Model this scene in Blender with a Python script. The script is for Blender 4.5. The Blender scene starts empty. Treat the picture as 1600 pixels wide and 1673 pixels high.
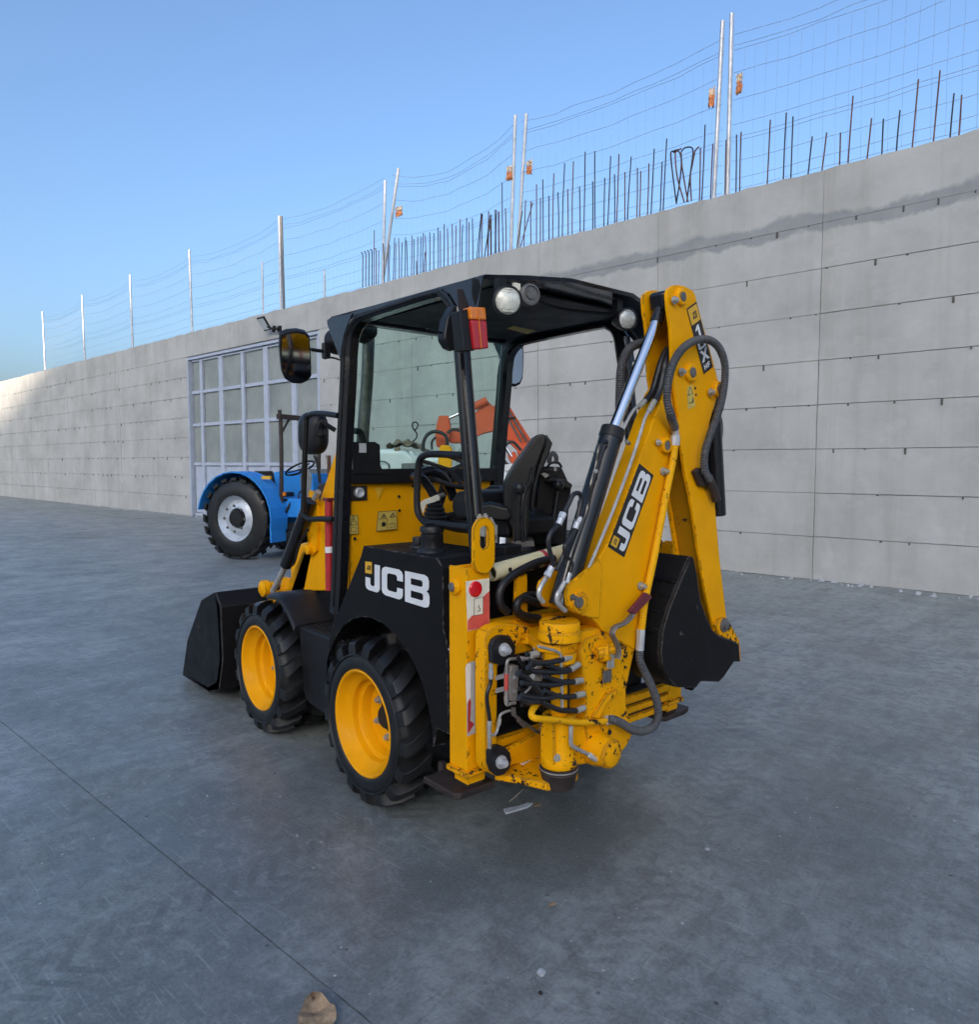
import bpy, bmesh, math, random
from math import sin, cos, pi, radians, sqrt
from mathutils import Vector, Matrix
from mathutils.geometry import tessellate_polygon

random.seed(7)
SC = bpy.context.scene
COL = SC.collection

# ------------------------------------------------------------------ camera
cam_d = bpy.data.cameras.new('camera')
cam = bpy.data.objects.new('camera', cam_d)
COL.objects.link(cam)
SC.camera = cam
cam.location = (-2.2607,-2.7203,1.5000)
cam.rotation_euler = (radians(90 - 3.8544), 0, radians(-40.2799))
cam_d.sensor_fit = 'HORIZONTAL'
cam_d.sensor_width = 36
cam_d.lens = 26.5500
cam_d.clip_start = 0.05
cam_d.clip_end = 2000

# ------------------------------------------------------------------ sky and sun
SUN_ELEV = radians(18)
SUN_AZ = radians(235)        # compass style, clockwise from +Y: the sun stands behind the photographer's left shoulder
world = bpy.data.worlds.new('World')
SC.world = world
world.use_nodes = True
wn = world.node_tree
bg = wn.nodes['Background']
sky = wn.nodes.new('ShaderNodeTexSky')
sky.sky_type = 'NISHITA'
sky.sun_disc = False
sky.sun_elevation = SUN_ELEV
sky.sun_rotation = SUN_AZ
sky.air_density = 1.0
sky.dust_density = 5.0
sky.ozone_density = 4.0
bg.inputs['Strength'].default_value = 0.15
wn.links.new(sky.outputs['Color'], bg.inputs['Color'])

sun_d = bpy.data.lights.new('sun', 'SUN')
sun_d.energy = 3.0
sun_d.angle = radians(0.5)
sun_d.color = (1.0, 0.86, 0.70)
sun = bpy.data.objects.new('sun', sun_d)
COL.objects.link(sun)
sdir = Vector((sin(SUN_AZ) * cos(SUN_ELEV), cos(SUN_AZ) * cos(SUN_ELEV), sin(SUN_ELEV)))
sun.rotation_euler = sdir.to_track_quat('Z', 'Y').to_euler()
sun.location = (-30, -30, 30)

SC.view_settings.view_transform = 'Standard'
SC.view_settings.look = 'None'
SC.view_settings.gamma = 1
SC.view_settings.use_curve_mapping = False
SC.view_settings.exposure = 1.09
SC.cycles.max_bounces = 4
SC.cycles.diffuse_bounces = 2
SC.cycles.glossy_bounces = 3
SC.cycles.caustics_reflective = False
SC.cycles.caustics_refractive = False
SC.cycles.transparent_max_bounces = 12
SC.cycles.use_denoising = True
SC.cycles.use_adaptive_sampling = True
SC.cycles.adaptive_threshold = 0.025

# ------------------------------------------------------------------ materials
def new_mat(name):
    m = bpy.data.materials.new(name)
    m.use_nodes = True
    return m, m.node_tree, m.node_tree.nodes['Principled BSDF']

class NT:
    """small helper around a node tree"""
    def __init__(s, nt):
        s.nt = nt
        s.tc = nt.nodes.new('ShaderNodeTexCoord')
    def link(s, a, b):
        s.nt.links.new(a, b)
    def map(s, scale=(1, 1, 1), rot=(0, 0, 0), loc=(0, 0, 0), src='Object'):
        n = s.nt.nodes.new('ShaderNodeMapping')
        n.inputs['Scale'].default_value = scale
        n.inputs['Rotation'].default_value = rot
        n.inputs['Location'].default_value = loc
        s.link(s.tc.outputs[src], n.inputs['Vector'])
        return n.outputs['Vector']
    def noise(s, scale, detail=4, rough=.6, vec=None, dist=0):
        n = s.nt.nodes.new('ShaderNodeTexNoise')
        n.inputs['Scale'].default_value = scale
        n.inputs['Detail'].default_value = detail
        n.inputs['Roughness'].default_value = rough
        n.inputs['Distortion'].default_value = dist
        s.link(vec if vec is not None else s.tc.outputs['Object'], n.inputs['Vector'])
        return n.outputs['Fac']
    def voro(s, scale, vec=None, feature='F1', out='Distance', rnd=1):
        n = s.nt.nodes.new('ShaderNodeTexVoronoi')
        n.feature = feature
        n.inputs['Scale'].default_value = scale
        n.inputs['Randomness'].default_value = rnd
        s.link(vec if vec is not None else s.tc.outputs['Object'], n.inputs['Vector'])
        return n.outputs[out]
    def ramp(s, fac, stops, interp='LINEAR'):
        n = s.nt.nodes.new('ShaderNodeValToRGB')
        n.color_ramp.interpolation = interp
        e = n.color_ramp.elements
        while len(e) < len(stops):
            e.new(.5)
        for i, (p, c) in enumerate(stops):
            e[i].position = p
            e[i].color = c if len(c) == 4 else (*c, 1)
        s.link(fac, n.inputs['Fac'])
        return n.outputs['Color']
    def step(s, fac, a, b):
        return s.ramp(fac, [(a, (0, 0, 0)), (b, (1, 1, 1))])
    def math(s, op, a, b=None, clamp=False):
        n = s.nt.nodes.new('ShaderNodeMath')
        n.operation = op
        n.use_clamp = clamp
        for i, v in enumerate((a, b)):
            if v is None:
                continue
            if isinstance(v, (int, float)):
                n.inputs[i].default_value = v
            else:
                s.link(v, n.inputs[i])
        return n.outputs[0]
    def mix(s, fac, a, b, blend='MIX'):
        n = s.nt.nodes.new('ShaderNodeMix')
        n.data_type = 'RGBA'
        n.blend_type = blend
        for key, v in ((0, fac), (6, a), (7, b)):
            if isinstance(v, (int, float)):
                n.inputs[key].default_value = v
            elif isinstance(v, tuple):
                n.inputs[key].default_value = v if len(v) == 4 else (*v, 1)
            else:
                s.link(v, n.inputs[key])
        return n.outputs[2]
    def sm(s, v, a, b):
        return s.math('MULTIPLY', s.math('SUBTRACT', v, a), 1 / (b - a), clamp=True)
    def bump(s, h, strength=.3, dist=.01):
        n = s.nt.nodes.new('ShaderNodeBump')
        n.inputs['Strength'].default_value = strength
        n.inputs['Distance'].default_value = dist
        s.link(h, n.inputs['Height'])
        return n.outputs['Normal']
    def sep(s, src='Object'):
        n = s.nt.nodes.new('ShaderNodeSeparateXYZ')
        s.link(s.tc.outputs[src], n.inputs[0])
        return n.outputs
    def edge(s, radius=.008):
        """1 on flat areas, lower near edges"""
        b = s.nt.nodes.new('ShaderNodeBevel')
        b.samples = 2
        b.inputs['Radius'].default_value = radius
        g = s.nt.nodes.new('ShaderNodeNewGeometry')
        d = s.nt.nodes.new('ShaderNodeVectorMath')
        d.operation = 'DOT_PRODUCT'
        s.link(b.outputs[0], d.inputs[0])
        s.link(g.outputs['Normal'], d.inputs[1])
        return d.outputs['Value']

def simple(name, col, rough=.5, metal=0., var=.12, scale=30, coat=0., bump=0., spec=.5):
    m, nt, p = new_mat(name)
    t = NT(nt)
    n = t.noise(scale, 5, .65)
    dark = tuple(c * (1 - var) for c in col)
    lite = tuple(min(1, c * (1 + var)) for c in col)
    t.link(t.ramp(n, [(.3, dark), (.7, lite)]), p.inputs['Base Color'])
    r = t.ramp(t.noise(scale * .4, 4, .6), [(.3, (max(0, rough - .08),) * 3), (.7, (min(1, rough + .08),) * 3)])
    t.link(r, p.inputs['Roughness'])
    p.inputs['Metallic'].default_value = metal
    p.inputs['Coat Weight'].default_value = coat
    p.inputs['Specular IOR Level'].default_value = spec
    if bump:
        t.link(t.bump(t.noise(scale * 3, 4, .6), bump, .004), p.inputs['Normal'])
    return m

def paint(name, col, chips=.0, edgewear=.5, under=(.028, .018, .013), rough=.42, dirt=.25, edges=True, coat=.0):
    m, nt, p = new_mat(name)
    t = NT(nt)
    base = t.ramp(t.noise(5, 5, .6), [(.3, tuple(c * .9 for c in col)), (.7, tuple(min(1, c * 1.05) for c in col))])
    grime = t.step(t.noise(3.1, 8, .72), .55, .78)
    base = t.mix(t.math('MULTIPLY', grime, dirt), base, tuple(c * .35 + .01 for c in col))
    fine = t.noise(38, 6, .7)
    spots = t.step(fine, .735 - chips * .17, .75 - chips * .17)
    big = t.step(t.noise(11, 6, .75), .70 - chips * .145, .715 - chips * .145)
    mask = t.math('MAXIMUM', spots, big)
    if chips < .05:
        mask = t.step(t.noise(45, 3, .6), .775, .785)
    if edges:
        e = t.step(t.edge(.011), .86, .985)
        inv = t.math('SUBTRACT', 1, e)
        en = t.step(t.noise(26, 6, .75), .60 - edgewear * .2, .63 - edgewear * .2)
        mask = t.math('MAXIMUM', mask, t.math('MULTIPLY', inv, en))
    c = t.mix(mask, base, t.ramp(t.noise(60, 4, .6), [(.35, under), (.75, tuple(v * 2.2 for v in under))]))
    t.link(c, p.inputs['Base Color'])
    rr = t.math('ADD', t.math('MULTIPLY', mask, .35), t.ramp(t.noise(9, 4), [(.3, (rough - .06,) * 3), (.7, (rough + .1,) * 3)]))
    t.link(rr, p.inputs['Roughness'])
    hb = t.math('SUBTRACT', t.math('MULTIPLY', t.noise(90, 3), .15), mask)
    t.link(t.bump(hb, .25, .002), p.inputs['Normal'])
    p.inputs['Specular IOR Level'].default_value = .10
    p.inputs['Coat Weight'].default_value = coat
    p.inputs['Coat Roughness'].default_value = .2
    return m

YEL = (.94, .415, .002)
M = {}
M['yellow'] = paint('yellow paint', YEL, 0, .35, dirt=.18)
M['yellow_worn'] = paint('worn yellow paint', YEL, .70, 1.0, dirt=.35)
M['yellow_bare'] = paint('mostly bare yellow paint', YEL, .92, 1.5, dirt=.5)
M['yellow_chip'] = paint('chipped yellow paint', YEL, .22, .75, dirt=.3)
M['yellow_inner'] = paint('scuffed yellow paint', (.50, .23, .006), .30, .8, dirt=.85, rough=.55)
M['yellow_rim'] = paint('rim yellow paint', (.88, .38, .003), 0, .1, dirt=.30, rough=.36, edges=False)
M['yellow_pipe'] = paint('pipe yellow paint', (.88, .43, .006), .5, .6, dirt=.35, edges=False)
M['black'] = simple('black paint', (.0125, .0122, .0130), .42, 0, .55, 4, spec=.28)
M['black_gloss'] = simple('gloss black paint', (.011, .0115, .014), .22, 0, .2, 8, coat=.15, spec=.4)
M['black_matt'] = simple('matt black paint', (.014, .014, .015), .55, 0, .35, 18, bump=.08, spec=.3)
M['black_worn'] = paint('scuffed black paint', (.013, .0125, .0135), .30, .9, under=(.075, .068, .062), rough=.42, dirt=.3)
M['black_tank'] = paint('tank black', (.0125, .0122, .0130), 0, .45, under=(.11, .105, .10), rough=.44, dirt=.3)
M['plastic'] = simple('black plastic', (.013, .0135, .016), .42, 0, .25, 14, bump=.06, spec=.35)
M['roof'] = simple('canopy paint', (.017, .02, .028), .30, 0, .3, 6, coat=.35)
M['rubber'] = simple('tyre rubber', (.013, .013, .0135), .40, 0, .5, 12, bump=.2, spec=.42)
M['hose'] = simple('black rubber hose', (.013, .013, .015), .42, 0, .2, 40)
M['ribbed'] = simple('grey ribbed sleeve', (.078, .08, .086), .6, 0, .25, 30)
M['vinyl'] = simple('black vinyl', (.009, .009, .0105), .36, 0, .3, 14, bump=.12, spec=.4)
M['chrome'] = simple('chromed steel', (.75, .77, .80), .07, 1, .03, 10)
M['steel'] = simple('zinc steel', (.46, .45, .43), .40, .45, .25, 30)
M['steel_dark'] = simple('dull steel', (.17, .16, .15), .5, .4, .3, 30)
M['galv'] = simple('galvanised steel', (.58, .59, .61), .42, .4, .2, 9)
M['rust'] = simple('rusty steel', (.095, .048, .030), .8, .2, .45, 24, bump=.3)
M['rust_dark'] = simple('dark rusty plate', (.045, .032, .028), .6, .3, .4, 14, bump=.3)
M['rebar'] = simple('rusty rebar', (.16, .075, .05), .8, .2, .5, 5, bump=.2)
M['rebar_dark'] = simple('dark rebar', (.05, .05, .058), .7, .4, .4, 5)
M['white'] = simple('white decal', (.80, .81, .82), .4, 0, .05, 20)
M['ink'] = simple('black decal', (.015, .015, .016), .4, 0, .1, 20)
M['badge'] = simple('yellow decal', (.78, .44, .03), .4, 0, .08, 20)
M['cream'] = paint('cream paint', (.72, .65, .40), .25, .6, dirt=.3)
M['red'] = simple('red paint', (.42, .022, .028), .42, 0, .2, 14, coat=.1)
M['red_dark'] = simple('dark red grip', (.15, .022, .03), .5, 0, .3, 14)
M['reflector'] = simple('red reflector', (.72, .006, .016), .15, 0, .1, 60, coat=.6)
M['decal_red'] = simple('red retroreflective film', (.72, .11, .085), .4, 0, .12, 30)
M['decal_red2'] = simple('worn red film', (.42, .03, .045), .45, 0, .2, 30)
M['decal_cream'] = simple('white retroreflective film', (.88, .84, .68), .4, 0, .06, 30)
M['grey_film'] = simple('grey scuffed film', (.48, .49, .50), .5, 0, .15, 30)
M['amber'] = simple('amber lens', (.85, .23, .012), .12, 0, .08, 60, coat=.6)
M['lens_red'] = simple('red lens', (.50, .014, .022), .12, 0, .15, 60, coat=.6)
M['lamp'] = simple('lamp reflector', (.78, .77, .66), .25, .1, .2, 60, coat=.5)
M['lamp2'] = simple('grey lamp reflector', (.62, .66, .66), .25, .1, .25, 60, coat=.5)
M['mirror'] = simple('mirror glass', (.86, .88, .9), .02, 1, .01, 4)
M['tool_grey'] = simple('cast aluminium', (.40, .39, .34), .5, .25, .2, 30)
M['cable'] = simple('black cable', (.012, .012, .012), .5, 0, .1, 30)
M['orange'] = paint('orange paint', (.72, .13, .055), .0, .4, dirt=.25)
M['blue'] = paint('blue paint', (.035, .26, .70), .12, .5, dirt=.45)
M['tractor_rim'] = simple('silver rim', (.55, .60, .66), .4, .3, .2, 10)
M['van'] = simple('white vehicle paint', (.74, .78, .77), .25, 0, .06, 4, coat=.4)
M['grey_panel'] = simple('grey plastic panel', (.16, .17, .17), .5, 0, .2, 20)
M['tarp'] = simple('brown canvas', (.20, .15, .095), .85, 0, .4, 16, bump=.4)
M['rag'] = simple('orange rag', (.90, .30, .13), .8, 0, .4, 25)
M['rag_white'] = simple('pale rag', (.85, .68, .52), .8, 0, .2, 25)
M['wire'] = simple('fence wire', (.26, .28, .31), .5, .6, .2, 10)
M['bark'] = simple('dry leaf', (.30, .21, .13), .8, 0, .5, 40, bump=.4)
M['stone'] = simple('pale stone', (.42, .43, .45), .8, 0, .3, 60, bump=.3)
M['scrap'] = simple('grey plastic scrap', (.50, .53, .58), .5, 0, .2, 30)
M['wood'] = simple('split wood', (.38, .34, .27), .7, 0, .3, 50)
M['frame_blue'] = paint('pale blue grey paint', (.46, .51, .61), .05, .25, dirt=.3, rough=.5, coat=0)
M['shade_mound'] = simple('shade mound soil', (.09, .085, .05), .95, 0, .4, .15)
M['sticker'] = simple('faded yellow sticker', (.62, .46, .10), .5, 0, .15, 40)

def glass_mat():
    m, nt, p = new_mat('tinted glass')
    nt.nodes.remove(p)
    out = nt.nodes['Material Output']
    tr = nt.nodes.new('ShaderNodeBsdfTransparent')
    tr.inputs[0].default_value = (.82, .93, .89, 1)
    gl = nt.nodes.new('ShaderNodeBsdfGlossy')
    gl.inputs['Roughness'].default_value = .02
    fr = nt.nodes.new('ShaderNodeFresnel')
    fr.inputs[0].default_value = 1.3
    mx = nt.nodes.new('ShaderNodeMixShader')
    nt.links.new(fr.outputs[0], mx.inputs[0])
    nt.links.new(tr.outputs[0], mx.inputs[1])
    nt.links.new(gl.outputs[0], mx.inputs[2])
    nt.links.new(mx.outputs[0], out.inputs[0])
    return m
M['glass'] = glass_mat()

def frosted():
    m, nt, p = new_mat('dusty wired pane')
    t = NT(nt)
    n = t.noise(1.3, 6, .6)
    t.link(t.ramp(n, [(.3, (.21, .24, .23)), (.7, (.34, .36, .34))]), p.inputs['Base Color'])
    p.inputs['Roughness'].default_value = .28
    t.link(t.bump(t.noise(60, 3), .1, .003), p.inputs['Normal'])
    return m
M['pane'] = frosted()

def concrete_wall_mat():
    m, nt, p = new_mat('board marked concrete')
    t = NT(nt)
    base = t.ramp(t.noise(.8, 9, .66), [(.25, (.34, .337, .32)), (.5, (.46, .457, .436)), (.78, (.575, .57, .545))])
    # vertical rain streaks
    st = t.noise(1.0, 7, .7, t.map((2.6, 2.6, .12)))
    base = t.mix(t.math('MULTIPLY', t.step(st, .5, .75), .45), base, (.30, .275, .225))
    # blotches, pores
    base = t.mix(t.math('MULTIPLY', t.step(t.noise(2.4, 6, .7), .55, .72), .3), base, (.66, .655, .63))
    pores = t.math('SUBTRACT', 1, t.step(t.voro(26), .03, .09))
    base = t.mix(t.math('MULTIPLY', t.math('MULTIPLY', pores, t.step(t.noise(3, 3), .5, .6)), .6), base, (.14, .14, .14))
    # the cold joint band of darker mortar
    s = t.sep()
    zz = t.math('ADD', s[2], t.math('MULTIPLY', t.noise(.9, 6, .65), .55))
    band = t.math('MULTIPLY', t.sm(zz, 4.66, 4.70), t.math('SUBTRACT', 1, t.sm(zz, 4.86, 4.92)))
    uu = t.math('ADD', s[0], t.math('MULTIPLY', t.noise(1.3, 3), 1.5))
    band = t.math('MULTIPLY', band, t.math('SUBTRACT', 1, t.sm(uu, 4.2, 5.4)))
    base = t.mix(t.math('MULTIPLY', band, .8), base, t.ramp(t.noise(4, 5), [(.3, (.22, .235, .25)), (.7, (.30, .31, .32))]))
    t.link(base, p.inputs['Base Color'])
    p.inputs['Roughness'].default_value = .88
    h = t.math('ADD', t.noise(14, 6, .7), t.math('MULTIPLY', t.noise(2.0, 4, .6, t.map((.4, .4, 9))), .6))
    t.link(t.bump(h, .35, .01), p.inputs['Normal'])
    return m
M['wall'] = concrete_wall_mat()
M['tie_hole'] = simple('tie hole', (.11, .105, .10), .9, 0, .3, 20)

def ground_mat():
    m, nt, p = new_mat('yard concrete')
    t = NT(nt)
    big = t.noise(.9, 5, .62)
    base = t.ramp(big, [(.30, (.13, .135, .137)), (.5, (.27, .277, .280)), (.72, (.42, .428, .430))])
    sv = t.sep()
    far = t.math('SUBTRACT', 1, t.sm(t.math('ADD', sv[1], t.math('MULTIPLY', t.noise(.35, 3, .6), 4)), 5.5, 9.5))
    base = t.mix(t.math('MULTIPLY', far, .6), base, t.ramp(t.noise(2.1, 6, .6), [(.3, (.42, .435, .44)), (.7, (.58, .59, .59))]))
    # tyre scuffs swept in two directions
    s1 = t.noise(1.0, 5, .66, t.map((8, 1.1, 1), (0, 0, radians(10))), .6)
    s2 = t.noise(1.0, 5, .66, t.map((10, 1.5, 1), (0, 0, radians(-20))), .8)
    base = t.mix(t.math('MULTIPLY', t.step(s1, .48, .66), .62), base, (.115, .119, .123))
    base = t.mix(t.math('MULTIPLY', t.step(s2, .55, .72), .35), base, (.42, .43, .44))
    mid = t.noise(3.2, 6, .74, None, .4)
    base = t.mix(t.math('MULTIPLY', t.step(mid, .49, .66), .62), base, (.115, .119, .122))
    base = t.mix(t.math('MULTIPLY', t.math('SUBTRACT', 1, t.step(mid, .32, .47)), .5), base, (.46, .465, .465))
    arc = t.noise(1.0, 3, .7, t.map((24, 3.4, 1), (0, 0, radians(6))), 1.6)
    base = t.mix(t.math('MULTIPLY', t.step(arc, .60, .70), .5), base, (.10, .104, .108))
    # oily stains, shifted so their dark also paints shade behind the digger
    oil_shade = t.step(t.noise(.55, 6, .62, t.map((1, 1, 1), (0, 0, 0), (3.1, 1.7, 0))), .47, .66)
    base = t.mix(t.math('MULTIPLY', oil_shade, .72), base, (.080, .082, .084))
    rust = t.step(t.noise(.8, 4, .6, t.map((1, 1, 1), (0, 0, 0), (9.1, 4.2, 0))), .62, .74)
    base = t.mix(t.math('MULTIPLY', rust, .30), base, (.22, .18, .165))
    # worn patches, hairline scratches and rubber crumbs
    blot = t.noise(13, 6, .80, None, .5)
    base = t.mix(t.math('MULTIPLY', t.step(blot, .49, .60), .70), base, (.095, .099, .102))
    base = t.mix(t.math('MULTIPLY', t.math('SUBTRACT', 1, t.step(blot, .36, .46)), .45), base, (.46, .465, .465))
    for ang, lo in ((20, .655), (85, .67)):
        scr = t.noise(1.0, 2, .6, t.map((4, 85, 1), (0, 0, radians(ang)), (ang * .1, 0, 0)), .5)
        base = t.mix(t.math('MULTIPLY', t.step(scr, lo, lo + .03), .40), base, (.50, .505, .505))
    rub = t.noise(1.0, 3, .7, t.map((46, 5, 1), (0, 0, radians(-12)), (2, 7, 0)), 1.2)
    base = t.mix(t.math('MULTIPLY', t.step(rub, .60, .70), .55), base, (.07, .073, .076))
    # oily patches with shade painted in around the digger's rear, and two tyre tracks
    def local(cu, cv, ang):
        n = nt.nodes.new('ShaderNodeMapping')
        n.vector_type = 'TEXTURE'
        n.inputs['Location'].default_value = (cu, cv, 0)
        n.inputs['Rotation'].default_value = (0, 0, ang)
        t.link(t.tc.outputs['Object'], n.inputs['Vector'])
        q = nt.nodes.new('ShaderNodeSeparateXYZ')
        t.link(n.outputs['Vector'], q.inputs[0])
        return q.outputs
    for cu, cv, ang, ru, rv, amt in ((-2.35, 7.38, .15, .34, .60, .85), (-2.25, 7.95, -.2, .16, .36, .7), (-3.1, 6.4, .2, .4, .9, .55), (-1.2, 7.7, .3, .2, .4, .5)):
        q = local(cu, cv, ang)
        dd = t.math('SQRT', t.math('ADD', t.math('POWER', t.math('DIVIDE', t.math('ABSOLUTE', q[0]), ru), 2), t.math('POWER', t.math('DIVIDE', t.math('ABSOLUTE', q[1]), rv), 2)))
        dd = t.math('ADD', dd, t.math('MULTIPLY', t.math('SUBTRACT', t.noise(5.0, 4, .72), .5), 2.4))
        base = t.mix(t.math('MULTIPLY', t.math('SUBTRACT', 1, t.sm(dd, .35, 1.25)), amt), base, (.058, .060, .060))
    for cu, cv, ang, wd, amt in ((-1.75, 8.05, 1.62, .13, .75), (-2.75, 7.0, 1.75, .12, .38)):
        q = local(cu, cv, ang)
        s_ = t.math('ADD', q[1], t.math('MULTIPLY', t.math('MULTIPLY', q[0], q[0]), .10))
        band = t.math('SUBTRACT', 1, t.sm(t.math('ABSOLUTE', s_), wd * .75, wd))
        ph = t.math('ADD', t.math('MULTIPLY', q[0], 75), t.math('MULTIPLY', t.math('ABSOLUTE', s_), 60))
        lug = t.sm(t.math('SINE', ph), -.1, .5)
        pm = t.math('MULTIPLY', t.math('MULTIPLY', band, lug), t.step(t.noise(2.3, 3, .7), .40, .58))
        base = t.mix(t.math('MULTIPLY', pm, amt), base, (.062, .064, .066))
    # fine grain, specks
    base = t.mix(.38, base, t.ramp(t.noise(75, 4, .8), [(.3, (.13, .137, .145)), (.7, (.41, .42, .43))]))
    vec = t.map((16, 16, 16))
    d = t.voro(1, vec)
    sp = t.math('MULTIPLY', t.math('SUBTRACT', 1, t.step(d, .04, .10)), t.step(t.noise(7, 2), .56, .60))
    base = t.mix(t.math('MULTIPLY', sp, .75), base, (.72, .72, .71))
    d2 = t.voro(1, t.map((9, 9, 9), (0, 0, .4), (5, 2, 0)))
    sp2 = t.math('MULTIPLY', t.math('SUBTRACT', 1, t.step(d2, .04, .09)), t.step(t.noise(5, 2), .54, .58))
    base = t.mix(t.math('MULTIPLY', sp2, .8), base, (.02, .02, .02))
    base = t.mix(1.0, base, (.84, .885, .85), 'MULTIPLY')
    t.link(base, p.inputs['Base Color'])
    r = t.ramp(t.noise(2.2, 4, .65), [(.3, (.30,) * 3), (.7, (.55,) * 3)])
    t.link(r, p.inputs['Roughness'])
    h = t.math('ADD', t.math('MULTIPLY', t.noise(110, 2, .7), .4), t.noise(9, 3, .6))
    t.link(t.bump(h, .22, .006), p.inputs['Normal'])
    return m
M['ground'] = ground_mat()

# ------------------------------------------------------------------ mesh helpers
def V(p):
    return Vector(p)

def spline(pts, res=8):
    """Catmull-Rom through the points"""
    P = [V(p) for p in pts]
    if len(P) < 3:
        return P
    out = []
    for i in range(len(P) - 1):
        p0 = P[i - 1] if i else P[0] * 2 - P[1]
        p1, p2 = P[i], P[i + 1]
        p3 = P[i + 2] if i + 2 < len(P) else P[-1] * 2 - P[-2]
        for k in range(res):
            t = k / res
            out.append(.5 * ((2 * p1) + (p2 - p0) * t + (2 * p0 - 5 * p1 + 4 * p2 - p3) * t * t + (3 * p1 - p0 - 3 * p2 + p3) * t ** 3))
    out.append(P[-1])
    return out

class MB:
    """collects shapes into one mesh"""
    def __init__(s):
        s.v = []
        s.f = []
    def add(s, verts, faces):
        o = len(s.v)
        s.v += [tuple(v) for v in verts]
        s.f += [tuple(i + o for i in f) for f in faces]
        return s
    def box(s, c, size, rot=None):
        x, y, z = (d / 2 for d in size)
        vs = [V((sx * x, sy * y, sz * z)) for sz in (-1, 1) for sx, sy in ((-1, -1), (1, -1), (1, 1), (-1, 1))]
        if rot is not None:
            vs = [rot @ v for v in vs]
        vs = [v + V(c) for v in vs]
        return s.add(vs, [(3, 2, 1, 0), (4, 5, 6, 7), (0, 1, 5, 4), (1, 2, 6, 5), (2, 3, 7, 6), (3, 0, 4, 7)])
    def plate(s, pts, vec):
        """planar outline swept along vec"""
        P = [V(p) for p in pts]
        vec = V(vec)
        n = Vector((0, 0, 0))
        for i in range(len(P)):
            a, b = P[i], P[(i + 1) % len(P)]
            n += a.cross(b)
        if n.dot(vec) > 0:
            P.reverse()
        k = len(P)
        vs = P + [p + vec for p in P]
        fs = [tuple(range(k)), tuple(range(2 * k - 1, k - 1, -1))]
        fs += [(i, i + k, (i + 1) % k + k, (i + 1) % k) for i in range(k)]
        return s.add(vs, fs)
    def ring(s, outer, inner, vec):
        """outline with a hole (same point count), swept along vec"""
        O, I = [V(p) for p in outer], [V(p) for p in inner]
        vec = V(vec)
        n = Vector((0, 0, 0))
        for i in range(len(O)):
            n += O[i].cross(O[(i + 1) % len(O)])
        if n.dot(vec) > 0:
            O.reverse()
            I.reverse()
        k = len(O)
        vs = O + I + [p + vec for p in O] + [p + vec for p in I]
        fs = []
        for i in range(k):
            j = (i + 1) % k
            fs += [(i, j, k + j, k + i), (2 * k + j, 2 * k + i, 3 * k + i, 3 * k + j), (j, i, 2 * k + i, 2 * k + j), (k + i, k + j, 3 * k + j, 3 * k + i)]
        return s.add(vs, fs)
    def sweep(s, path, radii, n=12, cap=True, flat=1.0):
        P = [V(p) for p in path]
        k = len(P)
        if not hasattr(radii, '__len__'):
            radii = [radii] * k
        T = []
        for i in range(k):
            t = P[min(i + 1, k - 1)] - P[max(i - 1, 0)]
            T.append(t.normalized() if t.length > 1e-9 else Vector((0, 0, 1)))
        ref = Vector((0, 0, 1)) if abs(T[0].z) < .9 else Vector((1, 0, 0))
        u = T[0].cross(ref).normalized()
        vs, fs = [], []
        for i in range(k):
            if i:
                u = (u - T[i] * u.dot(T[i]))
                u = u.normalized() if u.length > 1e-9 else T[i].orthogonal().normalized()
            w = T[i].cross(u)
            for j in range(n):
                a = 2 * pi * j / n
                vs.append(P[i] + (u * cos(a) + w * sin(a) * flat) * radii[i])
        for i in range(k - 1):
            for j in range(n):
                a, b = i * n + j, i * n + (j + 1) % n
                fs.append((a, b, b + n, a + n))
        if cap:
            fs.append(tuple(range(n - 1, -1, -1)))
            fs.append(tuple(range((k - 1) * n, k * n)))
        return s.add(vs, fs)
    def tube(s, pts, r, n=12, res=8, smooth=True):
        return s.sweep(spline(pts, res) if smooth else pts, r, n)
    def ribbed(s, pts, r, pitch=.011, n=12, amp=.10):
        path = spline(pts, 24)
        L = [0]
        for a, b in zip(path, path[1:]):
            L.append(L[-1] + (b - a).length)
        tot, out, rad = L[-1], [], []
        step = pitch / 4
        i, d, c = 0, 0., 0
        while d < tot:
            while i < len(L) - 2 and L[i + 1] < d:
                i += 1
            t = (d - L[i]) / max(1e-9, L[i + 1] - L[i])
            out.append(path[i].lerp(path[i + 1], t))
            rad.append(r * (1 + (amp if c % 4 in (0, 1) else -amp)))
            d += step
            c += 1
        return s.sweep(out, rad, n)
    def cyl(s, p0, p1, r, n=24, r1=None):
        return s.sweep([p0, p1], [r, r if r1 is None else r1], n)
    def lathe(s, origin, axis, prof, n=32, close=False, cap0=True):
        """prof: (radius, height along axis)"""
        a = V(axis).normalized()
        u = a.orthogonal().normalized()
        w = a.cross(u)
        vs, fs = [], []
        for r, h in prof:
            for j in range(n):
                t = 2 * pi * j / n
                vs.append(V(origin) + a * h + (u * cos(t) + w * sin(t)) * r)
        k = len(prof)
        for i in range(k - 1 + (1 if close else 0)):
            for j in range(n):
                p, q = i * n + j, i * n + (j + 1) % n
                p2, q2 = ((i + 1) % k) * n + j, ((i + 1) % k) * n + (j + 1) % n
                fs.append((p, q, q2, p2))
        if not close:
            if cap0:
                fs.append(tuple(range(n - 1, -1, -1)))
            fs.append(tuple(range((k - 1) * n, k * n)))
        return s.add(vs, fs)
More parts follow.
